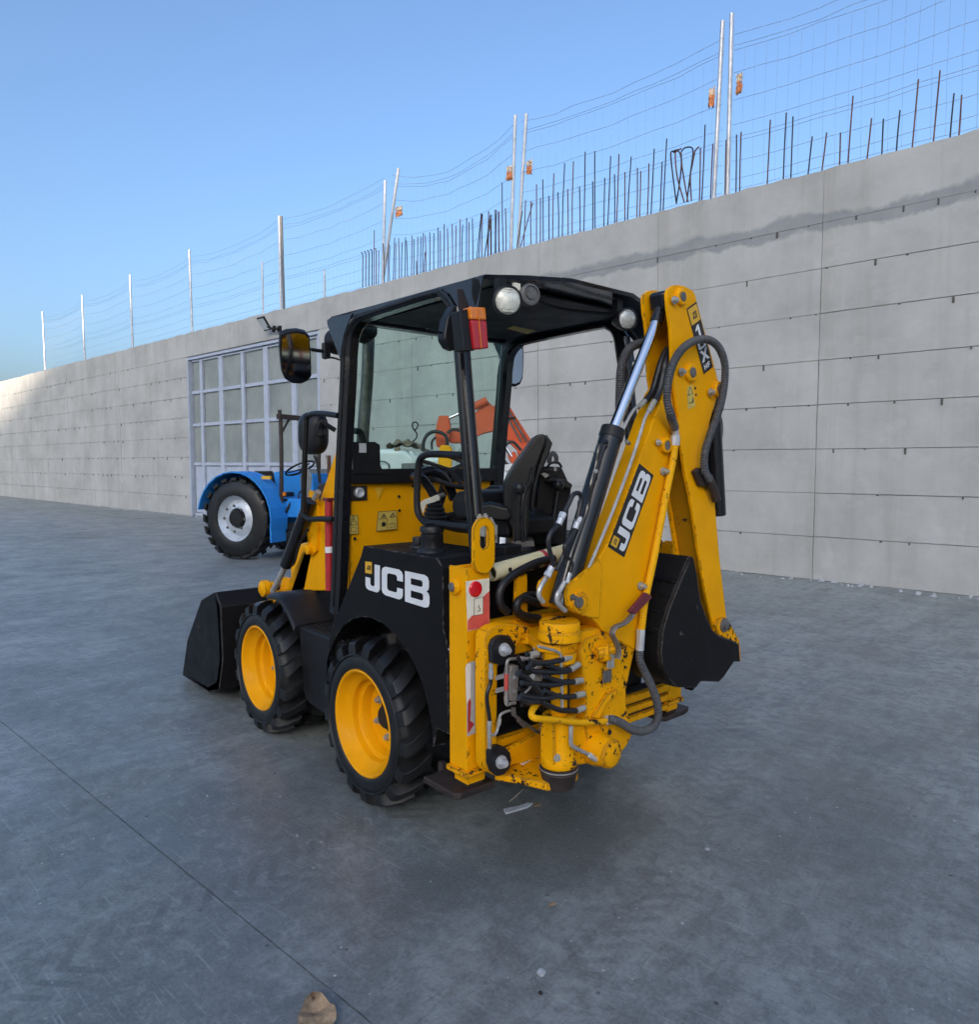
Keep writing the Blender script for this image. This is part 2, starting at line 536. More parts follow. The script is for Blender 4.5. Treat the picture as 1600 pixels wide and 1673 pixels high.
    def hexbolt(s, c, axis, r, h):
        a = V(axis).normalized()
        return s.sweep([V(c), V(c) + a * h * .3], r * 1.45, 14).sweep([V(c) + a * h * .3, V(c) + a * h], r, 6).sweep([V(c) + a * h, V(c) + a * h * 1.35], r * .5, 10)
    def build(s, name, mat, parent=None, bevel=0., seg=2, angle=35, kind=None):
        me = bpy.data.meshes.new(name)
        me.from_pydata(s.v, [], s.f)
        me.validate()
        me.polygons.foreach_set('use_smooth', [True] * len(me.polygons))
        me.set_sharp_from_angle(angle=radians(angle))
        me.materials.append(M[mat] if isinstance(mat, str) else mat)
        bm = bmesh.new()
        bm.from_mesh(me)
        bmesh.ops.recalc_face_normals(bm, faces=bm.faces)
        bm.to_mesh(me)
        bm.free()
        o = bpy.data.objects.new(name, me)
        COL.objects.link(o)
        if parent is not None:
            o.parent = parent
        if bevel:
            b = o.modifiers.new('bevel', 'BEVEL')
            b.width = bevel
            b.segments = seg
            b.limit_method = 'ANGLE'
            b.angle_limit = radians(40)
            b.harden_normals = True
        if kind:
            o['kind'] = kind
        return o

def tag(o, label, cat=None, group=None, kind=None):
    if label:
        o['label'] = label
    if cat:
        o['category'] = cat
    if group:
        o['group'] = group
    if kind:
        o['kind'] = kind
    return o

def empty(name, loc=(0, 0, 0), parent=None):
    o = bpy.data.objects.new(name, None)
    o.empty_display_size = .1
    COL.objects.link(o)
    o.location = loc
    if parent is not None:
        o.parent = parent
    return o

def offs(pts, vec):
    return [tuple(V(p) + V(vec)) for p in pts]

def quadmap(q, u, v):
    """bilinear point in quad q = bottom-left, bottom-right, top-right, top-left"""
    a = V(q[0]).lerp(V(q[1]), u)
    b = V(q[3]).lerp(V(q[2]), u)
    return a.lerp(b, v)

GLYPH = {
    'J': (.62, [[(.40, 1), (.62, 1), (.62, .16), (.58, .06), (.50, 0), (.14, 0), (.04, .05), (0, .15), (0, .46), (.21, .46), (.21, .24), (.25, .19), (.36, .19), (.40, .24)]]),
    'C': (.85, [[(.85, .62), (.85, .84), (.81, .94), (.70, 1), (.15, 1), (.04, .94), (0, .84), (0, .16), (.04, .06), (.15, 0), (.70, 0), (.81, .06), (.85, .16), (.85, .38), (.63, .38), (.63, .26), (.58, .2), (.28, .2), (.22, .26), (.22, .74), (.28, .8), (.58, .8), (.63, .74), (.63, .62)]]),
    'B': (.90, [[(0, 0), (.74, 0), (.86, .05), (.90, .16), (.90, .37), (.87, .46), (.79, .51), (.86, .57), (.88, .66), (.88, .83), (.84, .95), (.72, 1), (0, 1)],
                [(.22, .19), (.22, .415), (.63, .415), (.68, .37), (.68, .24), (.63, .19)], [(.22, .605), (.22, .81), (.61, .81), (.66, .77), (.66, .65), (.61, .605)]]),
    '1': (.50, [[(.28, 0), (.5, 0), (.5, 1), (.30, 1), (0, .70), (0, .55), (.28, .68)]]),
    'X': (.90, [[(0, 0), (.27, 0), (.46, .33), (.65, 0), (.92, 0), (.60, .52), (.90, 1), (.64, 1), (.46, .70), (.28, 1), (.02, 1), (.32, .52)]]),
    'H': (.8, [[(0, 0), (.22, 0), (.22, .4), (.58, .4), (.58, 0), (.8, 0), (.8, 1), (.58, 1), (.58, .6), (.22, .6), (.22, 1), (0, 1)]]),
    'F': (.7, [[(0, 0), (.22, 0), (.22, .38), (.62, .38), (.62, .58), (.22, .58), (.22, .8), (.7, .8), (.7, 1), (0, 1)]]),
    'S': (.7, [[(0, 0), (.55, 0), (.7, .14), (.7, .45), (.58, .58), (.22, .58), (.22, .8), (.7, .8), (.7, 1), (.14, 1), (0, .86), (0, .52), (.12, .4), (.48, .4), (.48, .2), (0, .2)]]),
}

def text(mb, s, q, vec, gap=.085, slant=0.):
    """letters set into the quad q, swept by vec"""
    tot = sum(GLYPH[c][0] for c in s) + gap * (len(s) - 1)
    x = 0.
    vec = V(vec)
    for c in s:
        w, loops = GLYPH[c]
        L3 = [[Vector((p[0], p[1], 0)) for p in lp] for lp in loops]
        tri = tessellate_polygon(L3)
        flat = [quadmap(q, (x + p.x + slant * p.y) / tot, p.y) for lp in L3 for p in lp]
        k = len(flat)
        vs = flat + [p + vec for p in flat]
        fs = []
        for t in tri:
            a, b, cc = t
            n = (flat[b] - flat[a]).cross(flat[cc] - flat[a])
            if n.dot(vec) < 0:
                b, cc = cc, b
            fs.append((a + k, b + k, cc + k))
        o = 0
        for lp in L3:
            m = len(lp)
            for i in range(m):
                j = (i + 1) % m
                fs.append((o + i, o + j, o + j + k, o + i + k))
            o += m
        mb.add(vs, fs)
        x += w + gap
    return mb

def stadium(c, ax, up, r, h, n=10):
    """points of a stadium (half height h between arc centres) round c in the plane ax, up"""
    c, ax, up = V(c), V(ax), V(up)
    out = []
    for i in range(n + 1):
        a = pi * i / n
        out.append(c + up * h + ax * r * cos(a) + up * r * sin(a))
    for i in range(n + 1):
        a = pi + pi * i / n
        out.append(c - up * h + ax * r * cos(a) + up * r * sin(a))
    return out

# ================================================================== SETTING
WROT = pi / 2 - (-0.13606)
WU = Vector((cos(WROT), sin(WROT), 0))
WN = Vector((-sin(WROT), cos(WROT), 0))
W0 = (6.774,2.584)
WTOP = 5.15
def wall_frame(name, kind=None):
    o = empty(name, (W0[0], W0[1], 0))
    o.rotation_euler = (0, 0, WROT)
    return o

# ---- ground: a base sheet with cast slabs on it (local x along the wall, y away from it)
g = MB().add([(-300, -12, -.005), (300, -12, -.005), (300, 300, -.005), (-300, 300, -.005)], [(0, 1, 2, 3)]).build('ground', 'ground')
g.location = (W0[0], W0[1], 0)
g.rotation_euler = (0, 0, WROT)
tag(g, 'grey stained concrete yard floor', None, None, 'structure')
us = [-20.0, -9.2, 12.4, 26.0, 42.0]
vs_ = [-.02, 4.25, 8.51, 12.76, 17.0, 21.3, 25.5]
rj = random.Random(17)
for i in range(len(us) - 1):
    for j in range(len(vs_) - 1):
        gp = .0018
        u0, u1, v0, v1 = us[i] + .0012, us[i + 1] - .0012, vs_[j] + gp, vs_[j + 1] - gp
        ns = int((u1 - u0) / .035)
        edge0 = [(u0 + (u1 - u0) * k / ns, v0 + rj.choice((0, 0, 0, .001, .002, .004)) * rj.random(), -.04) for k in range(ns + 1)]
        edge1 = [(u1 - (u1 - u0) * k / ns, v1 - rj.choice((0, 0, 0, .001, .002, .005)) * rj.random(), -.04) for k in range(ns + 1)]
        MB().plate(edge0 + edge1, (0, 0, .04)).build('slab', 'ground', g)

# ---- unseen mound added behind the camera to block direct sun from the yard
hb = MB()
HD = Vector((sin(SUN_AZ), cos(SUN_AZ), 0))
HL = Vector((-HD.y, HD.x, 0))
HT = 8.5 + 160 * math.tan(SUN_ELEV)
prof = [(105, 0), (120, .30), (133, .72), (143, .95), (150, 1.0), (160, .96), (180, .6), (215, 0)]
nn = 40
for i in range(nn + 1):
    s_ = (i / nn * 2 - 1) * 88
    e_ = max(0., min(1., (88 - abs(s_)) / 42))
    e_ = e_ * e_ * (3 - 2 * e_)
    for k, (d, z) in enumerate(prof):
        p = HD * (d + 2 * sin(i * .7 + k)) + HL * (s_ - 14)
        hb.v.append((p.x, p.y, z * e_ * HT * (1 + .008 * sin(i * 1.3 + k * .4)) - .3))
for i in range(nn):
    for k in range(len(prof) - 1):
        a = i * len(prof) + k
        hb.f.append((a, a + 1, a + 1 + len(prof), a + len(prof)))
shade_mound = hb.build('shade_mound', 'shade_mound', angle=80)
tag(shade_mound, 'unseen mound added to keep direct sun off the yard', None, None, 'structure')

# ---- retaining wall, cast in lifts: every formwork panel a piece of its own
wall = wall_frame('concrete_wall')
tag(wall, 'tall grey concrete retaining wall with formwork joints and bare rebar on top', 'wall')
for u0, u1, z0 in ((-14.6, 9.79, 0), (16.21, 80.0, 0), (9.78, 16.22, 4.49)):
    MB().box(((u0 + u1) / 2, -.252, (z0 + 5.06) / 2), (u1 - u0, .46, 5.06 - z0)).build('core', 'wall', wall)
MB().box((13, -.45, 2.2), (6.6, .10, 4.4)).build('recess_back', 'tie_hole', wall)
useams = [-14.6, -12.4, -10.1, -7.8, -5.5, -3.2, -.95, 1.34, 3.56, 6.70, 9.80]
useams2 = [16.2, 18.6, 21.0, 23.4, 25.8, 28.2, 30.6, 33.0, 35.4, 37.8, 40.5, 45.3, 50.1, 54.9, 59.7, 64.5, 69.3, 74.1, 80.0]
zs = [0, .56, 1.12, 1.68, 2.24, 2.80, 3.38, 3.94, 4.5, WTOP]
rp = random.Random(3)
def wall_panel(u0, u1, z0, z1, top=False):
    gp = rp.choice((.0015, .002, .003, .0045))
    d = rp.uniform(-.0025, .0025)
    b = MB()
    if not top:
        b.box(((u0 + u1) / 2, -.08 + d, (z0 + z1) / 2), (u1 - u0 - 2 * gp, .16, z1 - z0 - 2 * gp))
        b.build('panel', 'wall', wall, bevel=.0035, seg=1)
        return
    # uneven hand-finished top edge
    n = max(4, int((u1 - u0) / .16))
    vs, fs = [], []
    for i in range(n + 1):
        u = u0 + gp + (u1 - u0 - 2 * gp) * i / n
        zt = z1 + rp.uniform(-.012, .014)
        vs += [(u, d, z0 + gp), (u, d + rp.uniform(-.006, .006), zt), (u, -.42, zt + .01), (u, -.42, z0 + gp)]
    for i in range(n):
        a = 4 * i
        for k in range(4):
            fs.append((a + k, a + (k + 1) % 4, a + 4 + (k + 1) % 4, a + 4 + k))
    fs += [(0, 1, 2, 3), (4 * n + 3, 4 * n + 2, 4 * n + 1, 4 * n)]
    b.add(vs, fs).build('panel', 'wall', wall)
for zi in range(len(zs) - 1):
    top = zi == len(zs) - 2
    runs = [useams + useams2[:1] + useams2[1:]] if top else [useams, useams2]
    for seams in runs:
        for a, b_ in zip(seams, seams[1:]):
            wall_panel(a, b_, zs[zi], zs[zi + 1], top)
# slots left by the form ties along the joints
th = MB()
for zi in range(1, len(zs) - 1):
    u = -14.3
    while u < 40:
        if not (9.7 < u < 16.3) and rp.random() < .62:
            h = rp.choice((.015, .02, .03, .05, .075))
            th.box((u + rp.uniform(-.05, .05), .0035, zs[zi] - h * .5), (rp.uniform(.014, .028), .012, h))
        u += .52 if rp.random() < .5 else .38
th.build('tie_slots', 'tie_hole', wall, kind='stuff')

# rebar standing out of the wall top: foot and tip along the wall (u, z)
RB1 = [(5.045,5.224),(4.895,5.217),(4.821,5.214),(4.733,5.208),(4.645,5.202),(4.53,5.201),(4.452,5.218),(4.374,5.235),(4.151,5.223),(4.069,5.217),(3.988,5.211),(3.813,5.218),(3.714,5.208),(3.617,5.202),(3.569,5.199),(3.429,5.205),(3.373,5.203),(3.238,5.204),(3.177,5.199),(3.043,5.211),(2.978,5.212),(2.805,5.203),(2.751,5.217),(2.567,5.207),(2.535,5.209),(2.36,5.219),(2.304,5.219),(2.164,5.223),(2.142,5.218),(1.981,5.229),(1.95,5.225),(1.774,5.228),(1.742,5.224),(1.597,5.233),(1.55,5.231),(1.385,5.222),(1.349,5.221),(0.77,5.241),(0.745,5.235),(0.602,5.242),(0.401,5.235),(0.235,5.219),(0.192,5.216)]
RT1 = [(4.969,5.962),(4.74,5.82),(4.806,5.972),(4.733,5.818),(4.631,5.963),(4.554,5.914),(4.493,6.398),(4.378,5.924),(4.035,5.814),(3.79,5.89),(3.95,5.968),(3.83,5.924),(3.72,6.173),(3.621,5.92),(3.589,6.22),(3.434,5.908),(3.368,6.265),(3.243,5.917),(3.151,6.369),(3.053,5.921),(2.976,6.351),(2.817,5.904),(2.731,6.425),(2.573,5.923),(2.558,6.389),(2.352,5.923),(2.261,6.23),(2.174,5.929),(2.108,6.216),(1.991,5.915),(1.908,6.133),(1.774,5.92),(1.726,5.864),(1.574,5.927),(1.514,6.135),(1.372,5.903),(1.309,6.219),(0.766,5.924),(0.709,6.227),(0.585,5.934),(0.408,5.945),(0.24,5.948),(0.196,5.984)]
RB2 = [(8,5.188),(7.88,5.193),(7.665,5.2),(7.58,5.194),(7.497,5.197),(7.404,5.202),(7.321,5.196),(7.227,5.196),(7.134,5.189),(7.051,5.191),(6.951,5.186),(6.86,5.188),(6.77,5.191),(6.681,5.188),(6.681,5.188),(6.593,5.196),(6.506,5.193),(6.488,5.19),(6.419,5.193),(6.333,5.189),(6.196,5.197),(6.095,5.197),(6.012,5.199),(5.945,5.202),(5.814,5.189),(5.707,5.192),(5.62,5.199),(5.525,5.202),(5.446,5.199),(5.352,5.198),(5.274,5.2),(5.188,5.2),(5.075,5.207),(4.97,5.216),(4.895,5.211),(4.814,5.213),(4.718,5.216),(4.625,5.212),(4.539,5.214)]
RT2 = [(7.977,6.311),(7.849,5.877),(7.672,5.983),(7.557,5.96),(7.5,5.915),(7.36,6.041),(7.311,5.911),(7.217,5.997),(7.125,5.892),(7.02,5.972),(6.954,5.892),(6.834,5.97),(6.758,5.886),(6.674,5.919),(6.686,5.452),(6.579,5.9),(6.499,5.951),(6.472,5.596),(6.413,5.883),(6.31,5.919),(6.191,5.88),(6.09,5.964),(6.007,5.881),(5.908,5.989),(5.81,5.888),(5.703,5.951),(5.601,5.894),(5.506,5.995),(5.443,5.882),(5.349,5.984),(5.275,5.89),(5.186,5.935),(4.961,5.971),(4.961,5.971),(4.737,5.889),(4.791,5.971),(4.726,5.902),(4.626,5.963),(4.551,5.911)]
rr = random.Random(11)
bars = [(b0, t0) for b0, t0 in list(zip(RB1, RT1)) + list(zip(RB2, RT2))]
u = -.18
while u > -4.5:
    bars.append(((u, 5.15), (u - rr.uniform(0, .05), 5.15 + rr.choice((.45, .85)) + rr.uniform(-.05, .1))))
    u -= rr.choice((.09, .16, .22))
for k, ((ub, zb), (ut, zt)) in enumerate(bars):
    off = -.12 if k % 2 else -.14
    zt = max(zt, 5.3)
    t_ = (5.0 - 5.15) / (zt - 5.15)
    b = MB().sweep([(ub + (ut - ub) * t_, off, 5.0), (ub + (ut - ub) * .5, off + rr.uniform(-.006, .006), (5.15 + zt) / 2), (ut, off + rr.uniform(-.02, .02), zt)], .0088, 6)
    b.build('rebar', 'rebar' if rr.random() < .6 else 'rebar_dark', wall)
# bent bars in two bundles
def bent(pts, mat):
    MB().tube([(u, -.13 - .01 * k, z) for k, (u, z) in enumerate(pts)], .0105, 6, 5).build('bent_rebar', mat, wall)
bent([(1.13,5.248),(1.195,5.636),(1.245,5.977),(1.212,6.019),(1.135,6.023)], 'rebar_dark')
bent([(1.13,5.266),(1.088,5.565),(1.074,5.844),(1.125,5.994),(1.212,6.002)], 'rebar_dark')
bent([(1.005,5.236),(1.127,5.618),(1.172,5.939),(1.154,6.003),(1.087,6.027)], 'rebar')
bent([(0.967,5.236),(0.927,5.609),(0.895,5.897),(0.925,5.989),(1.03,6.019),(1.096,5.986)], 'rebar_dark')
bent([(0.896,5.236),(0.926,5.567),(0.902,5.746),(0.868,5.923),(0.813,5.974)], 'rebar')
bent([(0.948,5.232),(1.01,5.503),(1.063,5.773),(1.086,5.967)], 'rebar')
for dx, m_ in ((0, 'rebar_dark'), (4, 'rebar'), (8, 'rebar_dark'), (12, 'rebar_dark'), (17, 'rebar')):
    du = -dx * .026
    bent([(uu + du, zz) for uu, zz in [(8.386,5.212),(8.389,5.593),(8.394,5.873),(8.434,5.944),(8.475,5.964)]], m_)

# ---- wire fence along the wall top
fence = wall_frame('wire_fence')
tag(fence, 'sagging wire fence on steel posts along the top of the concrete wall', 'fence')
def post(ub, ut, zt, mat, r=.028, off=-.24):
    MB().sweep([(ub, off, 5.0), (ut, off, zt)], r, 10).build('post', mat, fence)
FP = [(0.617,5.281),(0.534,7.598),(0.411,5.273),(0.404,7.643),(4.375,5.256),(4.269,7.5),(4.221,5.247),(4.024,7.444),(7.922,5.231),(7.332,7.417),(7.862,5.271),(7.753,7.285),(11.699,5.216),(11.701,7.454),(11.565,5.212),(11.608,7.433),(12.507,5.222),(12.513,6.531),(9.909,5.227),(9.893,5.863)]
for k, mat in enumerate(('galv', 'galv', 'galv', 'galv', 'galv', 'galv', 'galv', 'steel_dark', 'galv', 'galv')):
    (ub, _), (ut, zt) = FP[2 * k], FP[2 * k + 1]
    post(ub, ut, zt, mat, .030 if k < 8 else .022)
for ub in (-3.4, 16.3, 20.4, 24.6, 28.9):
    post(ub, ub + .05, 7.55, 'galv', .032)
spans = [(-3.4, .36, .1), (.50, 4.15, .10), (4.3, 7.55, .34), (7.75, 11.65, .12), (11.75, 16.3, .16), (16.3, 20.4, .15), (20.4, 24.6, .15), (24.6, 28.9, .15)]
heights = [7.36, 7.22, 7.16, 6.86, 6.50, 6.16, 5.99, 5.93, 5.66, 5.42, 5.28]
for u0, u1, sag in spans:
    for h in heights:
        k = (h - 5.1) / 2.3
        pts = [(u0 + (u1 - u0) * i / 10, -.24 + .02 * sin(i * 2.1 + h), h - .04 * k * rr.random() - sag * 4 * (i / 10) * (1 - i / 10) * k) for i in range(11)]
        MB().sweep(pts, .0027, 5).build('wire', 'wire', fence)
    st = MB()
    n = int((u1 - u0) / .15)
    for i in range(1, n):
        t_ = i / n
        sg = sag * 4 * t_ * (1 - t_)
        u_ = u0 + (u1 - u0) * t_
        st.sweep([(u_, -.24, 5.26), (u_ + .01, -.235, 6.1 - sg * .4), (u_, -.24, 7.12 - sg * .9)], .0012, 4)
    st.build('stay_wires', 'wire', fence, kind='stuff')

def rag(name, uz_, w, h, label, seed):
    r_ = random.Random(seed)
    o = empty(name, tuple(Vector((W0[0], W0[1], 0)) + WU * uz_[0] - WN * .20 + Vector((0, 0, uz_[1]))))
    o.rotation_euler = (0, 0, WROT)
    for part, mat, z0, z1 in (('upper_strip', 'rag_white', 0, -.42), ('lower_strip', 'rag', -.40, -1)):
        vs, fs = [], []
        n, m_ = 6, 6
        for i in range(n + 1):
            for j in range(m_ + 1):
                zz = (z0 + (z1 - z0) * j / m_) * h
                vs.append(((i / n - .5) * w * (1 - .3 * abs(j / m_ - .6)) + r_.uniform(-.012, .012), .03 * sin(i * 1.7 + seed) + .02 * r_.random(), zz + r_.uniform(-.02, .02)))
        for i in range(n):
            for j in range(m_):
                a = i * (m_ + 1) + j
                fs.append((a, a + m_ + 1, a + m_ + 2, a + 1))
        p_ = MB().add(vs, fs).build(part, mat, o, angle=60)
        s_ = p_.modifiers.new('thickness', 'SOLIDIFY')
        s_.thickness = .004
    return tag(o, label, 'rag', 'orange warning rags tied to the fence')
RG = [(0.648,6.724),(0.255,6.777),(4.361,6.657),(3.911,6.638),(7.282,6.645)]
rag('warning_rag', RG[0], .12, .26, 'orange and white rag tied beside the tall grey fence post at right', 1)
rag('warning_rag', RG[1], .10, .25, 'orange rag right of the rightmost bright fence post', 2)
rag('warning_rag', RG[2], .11, .24, 'orange rag on the left post of the middle fence post pair', 3)
rag('warning_rag', RG[3], .09, .24, 'orange and pale rag right of the middle fence post pair', 4)
rag('warning_rag', RG[4], .17, .20, 'orange rag fluttering from the leaning fence post', 5)

# ---- steel gate with dusty panes in the wall
gate = wall_frame('steel_gate')
tag(gate, 'tall pale blue steel gate with rows of dusty glass panes', 'gate')
gu = [9.85, 10.93, 12.16, 13.27, 14.40, 15.5, 16.14]
gz = [.05, 1.48, 2.58, 3.49, 4.38]
for z0, z1, u0, u1, y in ((4.40, 4.47, 9.80, 16.2, .02), (0, 4.40, 9.80, 9.87, .02), (0, 4.40, 16.13, 16.2, .02)):
    MB().box(((u0 + u1) / 2, -.10 + y, (z0 + z1) / 2), (u1 - u0, .16, z1 - z0)).build('surround', 'frame_blue', gate, bevel=.006)
for i, u in enumerate(gu[1:-1]):
    w = .20 if i in (0, 1, 3) else .14
    MB().box((u, -.09, 2.2), (w, .07, 4.36)).build('upright', 'frame_blue', gate, bevel=.006)
for i in range(len(gu) - 1):
    u0, u1 = gu[i] + .10, gu[i + 1] - .10
    if i == 0:
        u0 = gu[0] + .13
        MB().box((gu[0] + .08, -.09, 2.2), (.10, .07, 4.36)).build('upright', 'frame_blue', gate, bevel=.006)
    for z in gz:
        MB().box(((u0 + u1) / 2, -.092, z), (u1 - u0 - .004, .062, .085)).build('rail', 'frame_blue', gate, bevel=.005)
    MB().box(((u0 + u1) / 2, -.118, .77), (u1 - u0 - .004, .02, 1.32)).build('lower_panel', 'frame_blue', gate)
    for z0, z1 in zip(gz[1:], gz[2:]):
        MB().box(((u0 + u1) / 2, -.118, (z0 + z1) / 2), (u1 - u0 - .006, .014, z1 - z0 - .09)).build('pane', 'pane', gate)
yb = MB().tube([(12.66, -.105, 1.25), (12.60, -.105, 1.30), (12.66, -.105, 1.20), (12.59, -.105, 1.12)], .012, 6).tube([(12.36, -.105, 1.26), (12.32, -.105, 1.18), (12.37, -.105, 1.12)], .012, 6)
yb.build('paint_mark', 'badge', gate)

# ---- floodlight on the wall above the gate
fl = wall_frame('floodlight')
fu, fz = (11.514,4.803)
tag(fl, 'small black floodlight on a bracket above the steel gate', 'floodlight')
rx = Matrix.Rotation(radians(-35), 3, 'X')
MB().box((fu + .16, .24, fz + .02), (.30, .05, .34), rx).build('housing', 'black_matt', fl, bevel=.01)
MB().box((fu + .16, .264, fz + .006), (.25, .012, .28), rx).build('lens', 'lamp2', fl)
MB().tube([(fu - .12, .01, fz - .10), (fu - .10, .12, fz - .12), (fu + .06, .22, fz - .06)], .02, 8).box((fu - .14, .02, fz - .10), (.14, .04, .12)).build('bracket', 'black_matt', fl)
MB().cyl((fu - .02, .10, fz - .15), (fu - .16, .16, fz - .09), .045, 12).build('sensor', 'black_matt', fl)

# ---- blue tractor in front of the gate
TF = (.45, -.893)
tr_ = empty('tractor', (0, 0, 0))
tag(tr_, 'blue open tractor with roll bar parked before the steel gate', 'tractor')
TR0 = (2.108,8.481,0)
tr_.location = (TR0[0] + .893 * .62, TR0[1] + .45 * .62, 0)
tr_.rotation_euler = (0, 0, math.atan2(-.893, .45))
def tractor_wheel(x, y, r, w, rimr):
    wh = empty('wheel', (x, y, r), tr_)
    sd = -1 if y < 0 else 1
    b = MB().lathe((0, -w / 2, 0), (0, 1, 0), [(rimr, 0), (rimr + .03, -.01), (r * .86, .01), (r * .95, .05), (r * .95, w - .05), (r * .86, w - .01), (rimr + .03, w + .01), (rimr, w)], 40, True)
    n = 20
    for k in range(n):
        for s_ in (-1, 1):
            a0 = 2 * pi * (k + (.5 if s_ > 0 else 0)) / n
            pts = []
            for ly, da, wd in ((w * .5, 0, .09), (.0, .20, .07)):
                for e in (-1, 1):
                    for rr_ in (r * .93, r):
                        a = a0 + da + e * wd
                        pts.append((cos(a) * rr_, ly * s_, sin(a) * rr_))
            b.add(pts, [(0, 1, 3, 2), (4, 6, 7, 5), (0, 4, 5, 1), (2, 3, 7, 6), (1, 5, 7, 3), (0, 2, 6, 4)])
    b.build('tyre', 'rubber', wh)
    y0 = sd * (w / 2 - .02)
    MB().lathe((0, y0, 0), (0, -sd, 0), [(.001, .10), (rimr * .42, .10), (rimr * .45, .05), (rimr * .62, .06), (rimr * .80, .10), (rimr * .93, .05), (rimr * 1.02, 0), (rimr * 1.06, .02), (rimr * 1.0, .12)], 32).build('rim', 'tractor_rim', wh)
    MB().lathe((0, y0, 0), (0, -sd, 0), [(.001, -.01), (rimr * .34, 0), (rimr * .40, .06), (rimr * .40, .12)], 20).build('hub', 'black_matt', wh)
for y in (-.62, .62):
    tractor_wheel(0, y, .64, .34, .36)
    tractor_wheel(1.85, y * .9, .40, .24, .22)
for y in (-.62, .62):
    arc = MB()
    for a0 in range(14):
        a, b2 = radians(-12 + a0 * 13), radians(-12 + (a0 + 1) * 13)
        P = [(cos(t) * rr_ , yy, .64 + sin(t) * rr_) for t in (a, b2) for rr_ in (.735, .715) for yy in (y - .19, y + .19)]
        arc.add(P, [(0, 1, 5, 4), (2, 6, 7, 3), (0, 4, 6, 2), (1, 3, 7, 5)])
    arc.box((.70, y, .40), (.03, .34, .22))
    ins = [(cos(radians(-14 + 16 * k)) * .73, 0, .64 + sin(radians(-14 + 16 * k)) * .73) for k in range(13)]
    arc.plate([(p[0], y + (.19 if y < 0 else -.19), p[2]) for p in ins], (0, .02 if y < 0 else -.02, 0))
    arc.build('fender', 'blue', tr_, angle=50)
MB().box((.72, 0, .80), (.86, .84, .30)).box((1.05, 0, .60), (2.2, .34, .34)).build('body', 'blue', tr_, bevel=.03)
MB().plate([(1.02, -.27, .72), (1.02, -.27, 1.34), (1.10, -.27, 1.34), (1.12, -.27, .72)], (0, .54, 0)).build('firewall', 'blue', tr_, bevel=.012)
MB().plate([(1.16, -.24, .62), (1.16, -.24, 1.16), (1.3, -.24, 1.2), (2.1, -.24, 1.12), (2.2, -.24, .80), (2.1, -.24, .55)], (0, .48, 0)).build('engine', 'rust_dark', tr_, bevel=.03)
MB().plate([(1.5, -.27, 1.20), (1.55, -.27, 1.28), (2.18, -.27, 1.22), (2.26, -.27, 1.02), (2.24, -.27, .80), (2.16, -.27, .80), (2.12, -.27, 1.12)], (0, .54, 0)).build('bonnet', 'blue', tr_, bevel=.03)
MB().cyl((1.35, -.18, 1.18), (1.35, -.18, 1.62), .03, 12).build('exhaust', 'rust', tr_)
for k in range(8):
    a = 2 * pi * k / 8
    MB().hexbolt((cos(a) * .20, -.62 - .165, .64 + sin(a) * .20), (0, -1, 0), .016, .02).build('wheel_nut', 'steel_dark', tr_)
MB().tube([(.98, -.28, 1.0), (.9, -.34, .9), (.84, -.38, .72), (.95, -.30, .62)], .018, 8).tube([(.96, -.27, 1.12), (.86, -.30, 1.02), (.9, -.34, .84)], .014, 8).build('cable_bundle', 'cable', tr_)
MB().plate([(.88, -.28, .95), (.86, -.28, 1.30), (1.02, -.28, 1.42), (1.10, -.28, 1.30), (1.06, -.28, .95)], (0, .56, 0)).build('dashboard', 'grey_panel', tr_, bevel=.02)
MB().box((.62, -.36, .93), (.22, .16, .03)).box((.62, .36, .93), (.22, .16, .03)).tube([(.8, -.36, .95), (.75, -.44, .8), (.62, -.46, .55), (.66, -.46, .5)], .02, 8).build('pedal', 'black_matt', tr_)
sw = MB()
rs = Matrix.Rotation(radians(-28), 3, 'Y')
sw.sweep([tuple(rs @ Vector((cos(2 * pi * k / 28) * .24, sin(2 * pi * k / 28) * .24, 0)) + Vector((.66, 0, 1.42))) for k in range(29)], .017, 8)
for k in range(3):
    sw.cyl((.66, 0, 1.40), tuple(rs @ Vector((cos(2 * pi * k / 3) * .21, sin(2 * pi * k / 3) * .21, 0)) + Vector((.66, 0, 1.40))), .012, 6)
sw.cyl((.66, 0, 1.40), (.95, 0, 1.12), .03, 10)
sw.build('steering_wheel', 'black_matt', tr_)
MB().box((.16, 0, .98), (.42, .46, .10)).plate([(-.06, -.22, 1.0), (-.14, -.22, 1.36), (-.05, -.22, 1.38), (.03, -.22, 1.02)], (0, .44, 0)).build('seat', 'vinyl', tr_, bevel=.03)
MB().tube([(.66, -.48, .8), (.68, -.48, 1.6), (.68, -.48, 2.20)], .032, 8).tube([(.66, .48, .8), (.68, .48, 1.6), (.68, .48, 2.20)], .032, 8).box((.68, 0, 2.22), (.08, 1.06, .075)).tube([(.68, -.47, 1.96), (.68, -.28, 2.19)], .018, 6, smooth=False).tube([(.68, .47, 1.96), (.68, .28, 2.19)], .018, 6, smooth=False).box((.68, -.5, 2.26), (.04, .04, .12)).build('roll_bar', 'rust_dark', tr_)
MB().box((.70, -.46, 1.02), (.05, .05, .07)).build('indicator', 'amber', tr_, bevel=.008)
MB().box((.50, -.62, 1.28), (.16, .04, .05)).build('reflector', 'badge', tr_)
MB().box((1.2, -.36, .50), (1.3, .10, .14)).cyl((0, -.6, .64), (0, .6, .64), .12, 16).cyl((1.85, -.5, .40), (1.85, .5, .40), .07, 12).build('chassis', 'black_matt', tr_)

